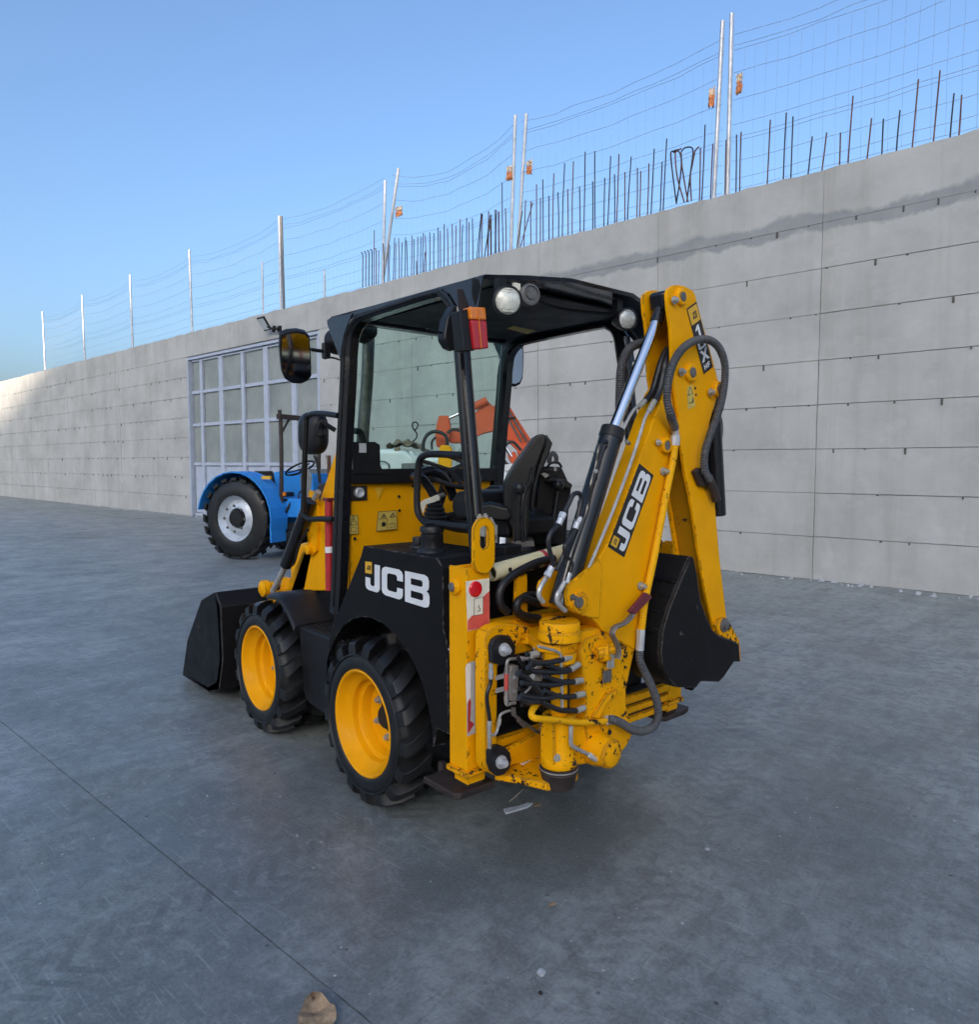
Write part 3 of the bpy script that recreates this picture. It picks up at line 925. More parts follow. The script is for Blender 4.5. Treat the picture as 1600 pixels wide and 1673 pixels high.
# ---- orange knuckle boom crane standing by the wall
cr = empty('loader_crane', (7.439,7.875,0))
tag(cr, 'orange folded hydraulic crane boom behind the digger seat', 'crane')
CL = Vector(cr.location)
AWAY = Vector((sin(radians(40.2799)), cos(radians(40.2799)), 0))
def lp(pts):
    return [tuple(V(p) - CL) for p in pts]
def cplate(name, pts, th, mat, back=0., bevel=.012):
    MB().plate(offs(lp(pts), AWAY * back), AWAY * th).build(name, mat, cr, bevel=bevel)
def ctube(name, pts, r, mat, n=12, smooth=True, back=0.):
    MB().tube(offs(lp(pts), AWAY * back), r, n, 8, smooth).build(name, mat, cr)
cplate('main_boom', [(3.723,4.268,2.218),(3.791,4.211,2.272),(3.87,4.143,2.233),(4.096,3.952,1.787),(4.078,3.967,1.671),(4.174,3.885,1.36),(4.092,3.956,1.243),(3.99,4.042,1.415),(3.96,4.067,1.663),(3.841,4.168,1.817),(3.741,4.253,1.91)], .24, 'orange')
cplate('knuckle_boom', [(3.658,4.323,2.302),(3.723,4.268,2.218),(3.758,4.238,2.08),(3.741,4.253,1.91),(3.628,4.348,1.879),(3.433,4.514,1.756),(3.302,4.625,1.756),(3.291,4.634,1.879),(3.451,4.499,2.003),(3.605,4.368,2.218)], .20, 'orange', .02)
cplate('link_arm', [(3.138,4.633,2.096),(3.231,4.554,2.096),(3.254,4.534,1.906),(3.23,4.555,1.768),(3.183,4.595,1.692),(3.113,4.654,1.707),(3.102,4.664,1.875),(3.114,4.653,1.974)], .22, 'orange', .0)
ctube('lift_ram', [(3.342,4.46,2.134),(3.599,4.242,2.294)], .050, 'orange', smooth=False, back=.1)
ctube('ram_rod', [(3.196,4.584,2.05),(3.342,4.46,2.134)], .022, 'chrome', smooth=False, back=.1)
ctube('boom_rod', [(3.616,4.097,1.909),(3.767,3.969,1.583)], .026, 'chrome', smooth=False)
cplate('boom_ram', [(3.713,3.988,1.606),(3.782,3.929,1.651),(3.881,3.846,1.401),(3.812,3.904,1.341)], .1, 'orange')
for k in range(4):
    d = k * 4.6
    ctube('boom_pipe', [tuple(V(p) + Vector((0, 0, .004 * k)) + AWAY * (-.03)) for p in [(0, 0, 0)]] and offs([(3.799,4.203,2.203),(3.995,4.037,1.771)], Vector((.763, -.6465, 0)) * d * .0075), .012, 'orange' if k % 2 else 'steel_dark', 8, False, -.015)
cplate('pipe_clamp', [(3.794,4.208,2.064),(3.935,4.088,2.087),(3.941,4.083,2.057),(3.8,4.203,2.033)], .03, 'black_matt', -.03, .002)
ctube('hose', [(3.618,4.03,2.251),(3.663,3.991,2.266),(3.698,3.962,2.221),(3.704,3.957,2.154),(3.681,3.976,2.139)], .018, 'hose')
ctube('hose', [(2.874,4.594,1.643),(2.874,4.594,1.747),(2.904,4.569,1.837),(2.955,4.525,1.882),(3.018,4.472,1.882),(3.081,4.419,1.837),(3.098,4.404,1.762),(3.092,4.41,1.687)], .022, 'hose')
ctube('hose', [(3.086,4.388,1.866),(3.138,4.345,1.911),(3.206,4.286,1.896),(3.235,4.262,1.836)], .020, 'hose')
ctube('hose', [(3.606,3.948,1.806),(3.6,3.953,1.911),(3.634,3.924,2),(3.606,3.948,2.03)], .015, 'hose')
ctube('hose', [(3.724,3.743,1.656),(3.644,3.811,1.759),(3.576,3.868,1.715),(3.553,3.887,1.611),(3.576,3.868,1.507),(3.633,3.82,1.463)], .018, 'hose')
ctube('hose', [(2.954,4.526,1.665),(2.955,4.526,1.762),(2.989,4.497,1.822)], .014, 'hose')
cplate('valve_bracket', [(2.905,4.306,1.691),(2.927,4.287,1.72),(3,4.225,1.712),(3.022,4.207,1.669),(3.016,4.212,1.463),(3.032,4.198,1.243),(2.959,4.26,1.184),(2.875,4.331,1.243),(2.887,4.321,1.463)], .10, 'yellow')
ctube('pipe', [(3.002,4.158,1.259),(3.003,4.157,1.66),(2.975,4.181,1.726)], .012, 'steel')
ctube('pipe', [(3.035,4.13,1.259),(3.036,4.129,1.609),(3.064,4.105,1.675)], .012, 'steel')
cplate('base_block', [(3.223,4.823,1.241),(3.512,4.578,1.359),(3.752,4.375,1.382),(3.752,4.375,1.445),(4.322,3.891,1.445),(4.357,3.862,0.329),(3.147,4.887,0.329)], .7, 'black_matt', 0, .03)
cplate('valve_block', [(3.792,3.817,1.568),(3.872,3.749,1.643),(3.93,3.7,1.492),(3.919,3.709,1.387),(3.827,3.787,1.417)], .14, 'steel_dark')
ctube('support_post', [(3.173,3.423,1.417),(3.147,3.445,0.503)], .040, 'white', 16, False)
cplate('post_cap', [(3.093,3.426,1.479),(3.229,3.31,1.5),(3.229,3.31,1.424),(3.098,3.421,1.404)], .10, 'galv', 0, .006)
cplate('grey_cover', [(2.57,4.066,1.423),(2.666,3.984,1.465),(2.848,3.83,1.437),(2.848,3.83,1.198),(2.569,4.067,1.198)], .4, 'grey_panel', 0, .05)

# ---- white vehicle with a canvas thrown over it
wv = empty('utility_vehicle', (3.357,5.937,0))
tag(wv, 'white vehicle seen through the digger windscreen', 'vehicle')
WL = Vector(wv.location)
def wplate(name, pts, th, mat, back=0., bevel=.02, seg=3):
    MB().plate(offs([tuple(V(p) - WL) for p in pts], AWAY * back), AWAY * th).build(name, mat, wv, bevel=bevel, seg=seg)
wplate('body', [(2.763,6.524,0.141),(2.777,6.511,1.491),(2.805,6.488,1.604),(2.912,6.397,1.674),(3.071,6.262,1.7),(3.37,6.009,1.708),(3.483,5.914,1.691),(3.549,5.858,1.613),(4.013,5.464,1.587),(4.053,5.43,1.491),(4.063,5.422,0.141)], 1.8, 'van', 0, .07, 4)
wplate('door_skin', [(3.13,6.2,1.37),(3.144,6.187,1.5),(3.29,6.064,1.5),(3.309,6.048,1.37),(3.302,6.054,0.293),(3.121,6.207,0.293)], .03, 'van', -.02, .012)
wplate('grille', [(3.431,5.931,1.5),(3.722,5.684,1.509),(3.741,5.669,1.126),(3.428,5.933,1.126)], .03, 'grey_panel', -.01, .01)
MB().tube([tuple(V(p) - WL - AWAY * .04) for p in [(3.123,6.153,1.526),(3.216,6.074,1.526),(3.269,6.029,1.5),(3.288,6.013,1.439),(3.286,6.015,1.127)]], .012, 8).build('grab_handle', 'steel_dark', wv)
wplate('windscreen_pillar', [(3.5,5.847,1.664),(3.533,5.818,1.673),(3.644,5.724,1.474),(3.605,5.758,1.457)], .03, 'van', -.03, .006)
for rx_, ry_ in ((-.68, .35), (.62, .35), (-.68, 1.45), (.62, 1.45)):
    RTV = Vector((cos(radians(40.2799)), -sin(radians(40.2799)), 0))
    wc_ = RTV * rx_ + AWAY * (ry_ - .1) + Vector((0, 0, .31))
    wh_ = empty('wheel', wc_, wv)
    MB().lathe((0, 0, 0), RTV, [(.17, -.09), (.27, -.10), (.31, -.07), (.31, .07), (.27, .10), (.17, .09)], 28, True).build('tyre', 'rubber', wh_)
    MB().lathe((0, 0, 0), RTV, [(.18, -.07), (.12, -.03), (.05, -.06), (.05, .06), (.12, .03), (.18, .07)], 24).build('rim', 'tractor_rim', wh_)
wplate('side_window', [(2.886,6.406,1.535),(3.092,6.232,1.578),(3.09,6.233,1.404),(2.884,6.408,1.387)], .02, 'pane', -.012, .006)
wplate('bumper', [(2.722,6.519,0.207),(4.058,5.386,0.207),(4.058,5.387,0.066),(2.721,6.52,0.066)], .12, 'grey_panel', -.06, .02)
tarp = empty('canvas_sheet', (3.552,5.986,1.693))
tag(tarp, 'crumpled brown canvas lying on the white vehicle', 'canvas')
rt_ = random.Random(5)
vs, fs = [], []
RT = Vector((cos(radians(40.2799)), -sin(radians(40.2799)), 0))
n, m_ = 26, 12
for i in range(n + 1):
    for j in range(m_ + 1):
        s_, t_ = i / n * 2 - 1, j / m_
        h = .13 * max(0, 1 - s_ * s_) * (1 - abs(t_ - .4)) + .012 * rt_.random() + .028 * sin(i * .8) * cos(j * .7) + .02 * sin(i * .37 + j)
        vs.append(tuple(RT * (s_ * .30) + AWAY * (t_ * .55 - .03) + Vector((0, 0, h - .03 * s_))))
for i in range(n):
    for j in range(m_):
        a = i * (m_ + 1) + j
        fs.append((a, a + m_ + 1, a + m_ + 2, a + 1))
tf = MB().add(vs, fs)
TL = V(tarp.location)
tf.build('folds', 'tarp', tarp, angle=70)
MB().tube([tuple(V(p) - TL) for p in [(3.457,6.001,1.709),(3.404,6.046,1.666),(3.363,6.08,1.613),(3.337,6.103,1.64)]], .04, 8).build('loose_end', 'tarp', tarp)
lw = empty('lifting_sling', (3.746,6.083,1.812))
tag(lw, 'looped dark wire sling standing up from the canvas', 'sling')
LL = V(lw.location)
MB().tube([tuple(V(p) - LL) for p in [(3.719,6.107,1.795),(3.774,6.06,1.866),(3.781,6.054,1.937),(3.754,6.077,1.981),(3.734,6.094,2.035),(3.741,6.088,2.088),(3.775,6.059,2.097),(3.795,6.042,2.061),(3.781,6.054,2.008),(3.754,6.077,1.981)]], .010, 8).build('wire_loop', 'black_matt', lw)

# ---- grit and broken concrete along the foot of the wall
gr = MB()
rg_ = random.Random(21)
for k in range(420):
    u_ = rg_.uniform(-6, 26)
    v_ = abs(rg_.gauss(0, .16)) + .02
    if 9.7 < u_ < 16.3:
        v_ += .05
    r_ = rg_.choice((.008, .012, .016, .022, .035)) * rg_.uniform(.7, 1.3)
    a_ = rg_.uniform(0, 6)
    vs = []
    for q_ in range(6):
        t_ = a_ + q_ * pi / 3
        w_ = r_ * rg_.uniform(.7, 1.2)
        vs.append((u_ + cos(t_) * w_, v_ + sin(t_) * w_, .001))
    for q_ in range(5):
        t_ = a_ + q_ * pi / 2.5
        w_ = r_ * rg_.uniform(.3, .7)
        vs.append((u_ + cos(t_) * w_, v_ + sin(t_) * w_, r_ * rg_.uniform(.6, 1.1)))
    top_ = tuple(range(6, 11))
    fs = [top_] + [(i_, (i_ + 1) % 6, 6 + min(4, i_)) for i_ in range(6)] + [((i_ + 1) % 6, 6 + min(4, i_ + 1), 6 + min(4, i_)) for i_ in range(4)] + [(0, 6, 10)]
    gr.add(vs, fs)
gro = gr.build('gravel', 'stone', None, angle=20)
gro.location = (W0[0], W0[1], 0)
gro.rotation_euler = (0, 0, WROT)
tag(gro, 'grit and crumbs of concrete along the foot of the wall', None, None, 'stuff')

gt_ = MB()
for k in range(520):
    u_, v_ = rg_.uniform(-5.5, 3.5), rg_.uniform(3.2, 10.2)
    r_ = rg_.choice((.0015, .002, .0025, .003, .005))
    z_ = r_ * rg_.uniform(.8, 1.3)
    a_ = rg_.uniform(0, 6)
    vs = [(u_ + cos(a_ + q_ * 1.57) * r_ * rg_.uniform(.7, 1.3), v_ + sin(a_ + q_ * 1.57) * r_ * rg_.uniform(.7, 1.3), .0005) for q_ in range(4)] + [(u_, v_, z_)]
    gt_.add(vs, [(0, 1, 4), (1, 2, 4), (2, 3, 4), (3, 0, 4)])
gto = gt_.build('grit', 'stone', None, angle=20)
gto.location = (W0[0], W0[1], 0)
gto.rotation_euler = (0, 0, WROT)
tag(gto, 'fine pale grit scattered over the yard floor', None, None, 'stuff')

# ---- small litter on the concrete
def litter(name, p, label, cat, mb, mat):
    o = mb.build(name, mat)
    o.location = p
    return tag(o, label, cat)
def pebble(r, seed, sq=.6):
    r_ = random.Random(seed)
    bm = bmesh.new()
    bmesh.ops.create_icosphere(bm, subdivisions=2, radius=r)
    for v in bm.verts:
        v.co *= 1 + r_.uniform(-.22, .22)
        v.co.z = max(v.co.z * sq, -r * .25) + r * .25
    b = MB()
    b.v = [tuple(v.co) for v in bm.verts]
    b.f = [tuple(v.index for v in f.verts) for f in bm.faces]
    bm.free()
    return b
litter('pebble', (-0.83,-1.267,0), 'pale pebble lying alone on the concrete in the foreground', 'pebble', pebble(.014, 1), 'stone')
litter('pebble', (-0.889,-1.324,0), 'small dark pebble below the pale one', 'pebble', pebble(.007, 2), 'rust_dark')
litter('pebble', (0.143,-1.196,0), 'tiny white stone at the right of the yard floor', 'pebble', pebble(.009, 3), 'stone')
litter('plastic_scrap', (-0.193,-0.466,0), 'grey plastic scrap on the concrete behind the digger', 'litter', MB().plate([(-.075, -.012, .001), (-.06, .022, .001), (-.02, .012, .001), (.01, .0, .001), (.06, -.004, .001), (.075, -.02, .001), (.03, -.03, .001), (-.02, -.022, .001)], (0, 0, .007)), 'scrap')
litter('wood_splinter', (-0.126,-0.385,0), 'thin pale wood splinter under the rear of the digger', 'litter', MB().sweep([(-.06, -.02, .004), (0, 0, .006), (.07, .03, .004)], [.002, .006, .002], 6), 'wood')
litter('dry_leaf', (-0.11,-0.506,0), 'small brown dry leaf behind the digger', 'leaf', MB().plate([(-.02, 0, .002), (-.005, .014, .004), (.015, .008, .002), (.02, -.006, .002), (0, -.012, .003)], (0, 0, .004)), 'bark')
litter('dry_leaf', (-0.572,-1.056,0), 'brown curled leaf fragment in the middle foreground', 'leaf', MB().plate([(-.02, 0, .002), (0, .006, .005), (.02, .004, .002), (.012, -.006, .002)], (0, 0, .004)), 'bark')
b = MB()
n, m_ = 12, 8
for i in range(n + 1):
    for j in range(m_ + 1):
        s_, t_ = i / n, j / m_
        b.v.append((s_ * .15 - .075, (t_ - .5) * .10 * sin(pi * min(1, s_ * .8 + .2)), .004 + .020 * (2 * t_ - 1) ** 2 + .006 * sin(i * 1.4) + .012 * s_))
for i in range(n):
    for j in range(m_):
        a = i * (m_ + 1) + j
        b.f.append((a, a + m_ + 1, a + m_ + 2, a + 1))
lf = litter('dry_leaf', (-1.42,-1.007,0), 'large curled tan leaf at the bottom edge of the picture', 'leaf', b, 'bark')
lf.rotation_euler = (0, 0, radians(70))

# ================================================================== THE DIGGER
# world x = machine right, y = machine forward, z up; rear axle at y = 0
dg = empty('backhoe_loader', (0, 0, 0))
tag(dg, 'yellow and black compact backhoe loader with open canopy, its digging arm folded sideways', 'backhoe loader')
def P_(name, parent=dg):
    return empty(name, (0, 0, 0), parent)

# ---- wheels
RT_ = .365
def tyre_mesh():
    b = MB()
    prof = [(.226, .040), (.231, .012), (.236, .002), (.246, -.004), (.262, -.006), (.285, -.002), (.300, .006), (.306, .022), (.312, .030), (.316, .045), (.318, .15), (.316, .255), (.312, .270), (.300, .294), (.25, .304), (.200, .29)]
    b.lathe((0, 0, 0), (1, 0, 0), prof, 64, True)
    n = 17
    for k in range(n):
        for side in (0, 1):
            a0 = 2 * pi * (k + .5 * side) / n
            # stations from the shoulder to past the middle: x, radius out, radius in, angle shift, half angle
            st = [(-.003, .318, .300, 0.00, .100), (.003, .349, .298, .0, .096), (.022, .360, .305, .015, .096), (.060, .366, .31, .08, .094), (.104, .367, .31, .16, .094), (.126, .364, .31, .20, .088)]
            vs, fs = [], []
            for x, ro, ri, sh, hw in st:
                xx = x if side == 0 else .30 - x
                for r_, e in ((ri, -1), (ro, -1), (ro, 1), (ri, 1)):
                    hh = hw * (1 if r_ == ri else .86)
                    a = a0 + sh + e * hh
                    # a runs from the rear (-y) over the top to the front
                    vs.append((xx, -cos(a) * r_, sin(a) * r_))
            for i in range(len(st) - 1):
                for j in range(4):
                    p, q = i * 4 + j, i * 4 + (j + 1) % 4
                    fs.append((p, q, q + 4, p + 4))
            fs += [(0, 1, 2, 3), (23, 22, 21, 20)]
            b.add(vs, fs)
    # raised sidewall ring
    b.lathe((0, 0, 0), (1, 0, 0), [(.292, .004), (.296, -.006), (.302, -.006), (.306, .008)], 64, True)
    return b
RIMP = [(.234, .012), (.236, .002), (.230, -.002), (.222, .004), (.214, .020), (.205, .034), (.200, .040), (.186, .052), (.180, .060), (.176, .085), (.168, .094), (.160, .096), (.156, .104), (.150, .140), (.130, .146), (.060, .146), (.058, .150), (.001, .150)]
def wheel(x, y, flip, rot):
    w = empty('wheel', (x, y, RT_), dg)
    if flip:
        w.rotation_euler = (0, 0, pi)
    t = tyre_mesh().build('tyre', 'rubber', w, bevel=.0022, seg=1, angle=40)
    t.rotation_euler = (rot, 0, 0)
    MB().lathe((0, 0, 0), (1, 0, 0), RIMP, 48, cap0=False).build('rim', 'yellow_rim', w, angle=25)
    MB().lathe((0, 0, 0), (1, 0, 0), [(.052, .149), (.050, .118), (.044, .112), (.001, .112)], 24).build('hub', 'black_matt', w)
    for k in range(6):
        a = 2 * pi * k / 6 + .45
        MB().hexbolt((.146, -cos(a) * .098, sin(a) * .098), (-1, 0, 0), .013, .020).build('wheel_bolt', 'steel', w)
    return w
wheel(-.692, 0, False, .05)
wheel(-.692, 1.125, False, .22)
wheel(.692, 0, True, .1)
wheel(.692, 1.125, True, .3)
MB().cyl((-.55, 0, RT_), (.55, 0, RT_), .07).cyl((-.55, 1.125, RT_), (.55, 1.125, RT_), .07).build('axle', 'black_matt', dg)

# ---- chassis and side panels
MB().box((0, .42, .46), (.72, 1.84, .40)).build('chassis', 'black_matt', dg, bevel=.015)
for sx in (-1, 1):
    # panel between the wheels with the step on top
    b = MB().plate([(sx * .600, .30, .645), (sx * .600, .80, .645), (sx * .600, .76, .30), (sx * .600, .70, .255), (sx * .600, .40, .235), (sx * .600, .36, .30)], (-sx * .22, 0, 0))
    b.build('step_box', 'black', dg, bevel=.012)
    b = MB()
    for k in range(7):
        b.box((sx * (.585 - .026 * k), .54, .650), (.010, .42, .010))
    b.build('step_tread', 'black_matt', dg)
    # mudguard behind the front wheel
    gp_ = [(1.13, .770), (1.00, .785), (.94, .772), (.86, .722), (.80, .668), (.785, .648)]
    vs, fs = [], []
    for y, z in gp_:
        for xx, dz in ((.635, -.028), (.628, -.004), (.60, .006), (.30, .006), (.30, -.02), (.60, -.016)):
            vs.append((sx * xx, y, z + dz))
    for i in range(len(gp_) - 1):
        for k in range(6):
            fs.append((i * 6 + k, i * 6 + (k + 1) % 6, (i + 1) * 6 + (k + 1) % 6, (i + 1) * 6 + k))
    fs += [tuple(range(6)), tuple(range(len(vs) - 1, len(vs) - 7, -1))]
    MB().add(vs, fs).build('mudguard', 'plastic', dg, bevel=.004, angle=50)
MB().plate([(-0.4,1.074,0.808),(-0.4,0.81,0.842),(-0.4,0.687,0.644),(-0.4,1.122,0.569)], (.1, 0, 0)).build('inner_guard', 'black', dg, bevel=.01)

# ---- black side tanks with the big lettering
def tank_outline(x):
    pts = [(.075, 1.135), (-.475, 1.135), (-.515, 1.10), (-.515, .86), (-.535, .83), (-.545, .60), (-.545, .46), (-.47, .46)]
    for k in range(15):
        a = radians(192 - 12 - k * 11.3)
        pts.append((.01 + cos(a) * .455, .375 + sin(a) * .445))
    pts += [(.435, .50), (.405, .67), (.335, .795), (.315, .80), (.10, 1.085)]
    return [(x, y, z) for y, z in pts]
for sx in (-1, 1):
    t_ = MB().plate(tank_outline(sx * .625), (-sx * .34, 0, 0)).build('side_tank', 'black_tank', dg, bevel=.028, seg=4)
    if sx < 0:
        tag(t_, 'black side tank with large white lettering')
        q = [(-0.626,0.059,0.944),(-0.626,-0.427,0.929),(-0.626,-0.428,1.06),(-0.626,0.056,1.062)]
        text(MB(), 'JCB', q, (-.0015, 0, 0)).build('lettering', 'white', t_)
        qb = [(-0.627,0.058,1.016),(-0.627,0.003,1.017),(-0.627,0.002,1.069),(-0.627,0.014,1.069),(-0.627,0.057,1.067)]
        MB().plate(qb, (-.0015, 0, 0)).build('badge', 'badge', t_)
        text(MB(), 'JCB', [(-0.629,0.041,1.033),(-0.629,0.009,1.034),(-0.629,0.008,1.053),(-0.629,0.04,1.051)], (-.0008, 0, 0)).build('badge_lettering', 'ink', t_)
        # filler neck and caps
        c0 = (-0.516,-0.293,1.135)
        MB().lathe(c0, (0, 0, 1), [(.066, -.004), (.062, .008), (.050, .018), (.046, .050), (.047, .052), (.047, .072), (.043, .076), (.043, .079), (.050, .081), (.050, .100), (.046, .106), (.001, .109)], 32).build('filler_cap', 'plastic', t_)
        MB().box((c0[0], c0[1], c0[2] + .112), (.082, .016, .016)).build('cap_grip', 'plastic', t_, bevel=.004)
        c1 = (-0.471,-0.13,1.135)
        MB().lathe(c1, (0, 0, 1), [(.040, -.004), (.036, .008), (.027, .012), (.027, .040), (.025, .045), (.001, .046)], 24).build('small_cap', 'plastic', t_)
MB().lathe((-.600, -.534, .78), (.5, -1, 0), [(.001, .016), (.030, .014), (.034, 0)], 20).build('tail_plug', 'black_gloss', dg)

# ---- cab frame: two bent side frames
def side_frame(sx):
    b = MB()
    x = sx * .50
    lean = [(.545, .74), (.520, .90), (.470, 1.40), (.405, 1.90), (.392, 2.02), (.362, 2.11), (.29, 2.160), (.20, 2.172), (-.30, 2.178), (-.385, 2.160), (-.440, 2.10), (-.470, 1.98)]
    path = spline([(x, y, z) for y, z in lean], 6)
    # flat-sided section: wide along the frame plane
    vs, fs = [], []
    n = len(path)
    T = [(path[min(i + 1, n - 1)] - path[max(i - 1, 0)]).normalized() for i in range(n)]
    sec = [(-.034, -.036), (.034, -.036), (.034, .014), (.022, .036), (-.022, .036), (-.034, .014)]
    for i in range(n):
        nrm = Vector((1, 0, 0)).cross(T[i]) * -1          # towards outside of the hoop
        for s_, h in sec:
            vs.append(path[i] + Vector((s_, 0, 0)) + nrm * (-h) * (1 - .58 * abs(T[i].y)))
    k = len(sec)
    for i in range(n - 1):
        for j in range(k):
            fs.append((i * k + j, i * k + (j + 1) % k, (i + 1) * k + (j + 1) % k, (i + 1) * k + j))
    fs += [tuple(range(k)), tuple(range(n * k - 1, n * k - 1 - k, -1))]
    o = b.add(vs, fs).build('side_frame', 'black_gloss', dg, angle=25)
    MB().sweep([(x, -.455, 2.10), (x, -.482, 1.90), (x, -.555, 1.30), (x, -.60, .95)], .033, 20).build('rear_post', 'black_gloss', o)
    # door seal along the inner edge
    MB().sweep([p + Vector((sx * .036, 0, 0)) for p in path[2:-2]], .007, 6).build('seal', 'black_matt', o)
    return o
sf_l = side_frame(-1)
sf_r = side_frame(1)
MB().box((0, .385, 2.185), (.94, .05, .022)).build('front_header', 'black', dg, bevel=.008)

# roof: folded sheet tray
rp_ = [(-.515, -.635), (-.36, -.70), (-.18, -.757), (.20, -.752), (.36, -.70), (.515, -.635), (.53, .10), (.545, .50), (.40, .60), (-.40, .60), (-.545, .50), (-.53, .10)]
def roofz(x, y):
    return 2.205 + (.008 if abs(x) < .3 else 0) + .012 * (y + .7) - (.010 if abs(x) > .5 else 0)
b = MB()
k = len(rp_)
vs = [(x, y, roofz(x, y)) for x, y in rp_] + [(x * .99, y * .99, roofz(x, y) - .014) for x, y in rp_]
ctr = len(vs)
vs += [(0, -.05, 2.222), (0, -.05, 2.208)]
fs = []
for i in range(k):
    j = (i + 1) % k
    fs += [(i, j, ctr), (k + j, k + i, ctr + 1), (j, i, k + i, k + j)]
b.add(vs, fs)
roof = b.build('roof', 'roof', dg, angle=20)
MB().box((0, -.12, 2.186), (.80, .90, .008)).build('headlining', 'black_matt', roof)
for sx in (-1, 1):
    # side skirt and the gusset at the front corner
    MB().plate([(sx * .526, -.635, 2.19), (sx * .526, -.47, 2.196), (sx * .538, .48, 2.206), (sx * .538, .545, 2.20), (sx * .538, .45, 2.10), (sx * .538, .37, 2.165), (sx * .538, .26, 2.185), (sx * .526, -.33, 2.182), (sx * .526, -.43, 2.160), (sx * .526, -.50, 2.08), (sx * .526, -.60, 2.05)], (-sx * .006, 0, 0)).build('skirt', 'roof', roof, bevel=.002)
    MB().plate([(sx * .545, .29, 2.195), (sx * .545, .50, 2.207), (sx * .545, .54, 2.20), (sx * .545, .535, 2.175), (sx * .545, .405, 1.985), (sx * .545, .395, 2.05), (sx * .545, .37, 2.11), (sx * .545, .33, 2.155)], (-sx * .006, 0, 0)).build('gusset', 'roof', roof, bevel=.003)
MB().plate([(0.204,0.054,2.18),(0.188,-0.019,2.18),(0.364,0.006,2.18),(0.391,0.099,2.18)], (0, 0, .001)).build('warning_plate', 'sticker', roof)
MB().tube([(-.30, -.60, 2.165), (-.05, -.55, 2.15), (.2, -.56, 2.16), (.34, -.60, 2.17)], .008, 8).build('wiring_loom', 'cable', roof)

# ---- windscreen, bulkhead
MB().plate([(-.462, .452, 1.465), (.462, .452, 1.465), (.462, .385, 2.172), (-.462, .385, 2.172)], (0, .005, 0)).build('windscreen', 'glass', dg)
MB().box((0, .462, 1.435), (.95, .045, .075)).build('windscreen_rail', 'black', dg, bevel=.006)
MB().plate([(-0.469,0.44,1.446),(-0.467,0.44,1.605),(-0.342,0.44,1.608),(-0.313,0.44,1.593),(-0.311,0.44,1.491),(-0.293,0.44,1.453),(-0.272,0.44,1.444)], (0, -.006, 0)).build('corner_plate', 'black', dg, bevel=.002)
MB().box((-0.415,0.432,1.576), (.040, .004, .046)).build('corner_sticker', 'grey_film', dg)
bh = MB().plate([(-.455, .475, 1.40), (.455, .475, 1.40), (.455, .50, .70), (-.455, .50, .70)], (0, .03, 0)).build('bulkhead', 'yellow', dg, bevel=.004)
MB().box((-0.428,0.472,1.35), (.12, .008, .075)).build('lock_plate', 'rust_dark', bh, bevel=.006)
lk = (-0.422,0.468,1.353)
MB().lathe(lk, (0, -1, 0), [(.026, -.004), (.026, .018), (.020, .022), (.012, .018), (.001, .018)], 20).build('lock_knob', 'galv', bh)
MB().plate([(-0.326,0.47,1.375),(-0.272,0.47,1.377),(-0.305,0.47,1.315)], (0, -.001, 0)).build('triangle_mark', 'badge', bh)
bo = MB()
for px in [(-0.179,0.47,1.327),(-0.176,0.47,1.253),(-0.443,0.47,1.123),(0.091,0.47,1.339),(0.154,0.47,1.334),(-0.09,0.47,1.38)]:
    bo.lathe(px, (0, -1, 0), [(.008, -.002), (.008, .002), (.001, .003)], 10)
bo.build('rivet_hole', 'ink', bh)
def warn(nm, q, tri):
    """small printed safety sticker: outline with simple pictogram"""
    MB().plate(q, (0, -.0008, 0)).build(nm, 'sticker', bh)
    ib = MB()
    ib.sweep([quadmap(q, u_, v_) - Vector((0, .001, 0)) for u_, v_ in ((0, 0), (1, 0), (1, 1), (0, 1), (0, 0))], .0016, 4)
    for (cx_, cy_, s1) in tri:
        ib.sweep([quadmap(q, cx_ + s1 * a_, cy_ + s1 * b_ * .8) - Vector((0, .001, 0)) for a_, b_ in ((-.5, -.4), (.5, -.4), (0, .5), (-.5, -.4))], .0024, 4)
        ib.sweep([quadmap(q, cx_, cy_ - .12 * s1) - Vector((0, .001, 0)), quadmap(q, cx_, cy_ + .18 * s1) - Vector((0, .001, 0))], .002, 4)
    return ib
q1 = [(-0.472,0.474,1.145),(-0.422,0.474,1.147),(-0.424,0.474,1.239),(-0.472,0.474,1.241)]
ib = warn('warning_sticker', q1, [(.5, .72, .72)])
ib.sweep([quadmap(q1, u_, v_) - Vector((0, .001, 0)) for u_, v_ in ((.2, .12), (.8, .12), (.8, .38), (.5, .34), (.2, .38), (.2, .12))], .0014, 4)
ib.build('pictogram', 'ink', bh)
q2 = [(-0.316,0.474,1.152),(-0.19,0.474,1.157),(-0.193,0.474,1.254),(-0.304,0.474,1.252)]
ib = warn('warning_sticker', q2, [(.80, .76, .30), (.32, .78, .22)])
ib.sweep([quadmap(q2, u_, v_) - Vector((0, .001, 0)) for u_, v_ in ((.5, .05), (.5, .62), (.08, .62))], .0016, 4)
ib.lathe(quadmap(q2, .33, .32), (0, -1, 0), [(.013, 0), (.013, .0016), (.001, .0018)], 14)
ib.sweep([quadmap(q2, u_, v_) - Vector((0, .001, 0)) for u_, v_ in ((.6, .3), (.9, .3), (.9, .12), (.66, .12))], .0014, 4)
ib.build('pictogram', 'ink', bh)

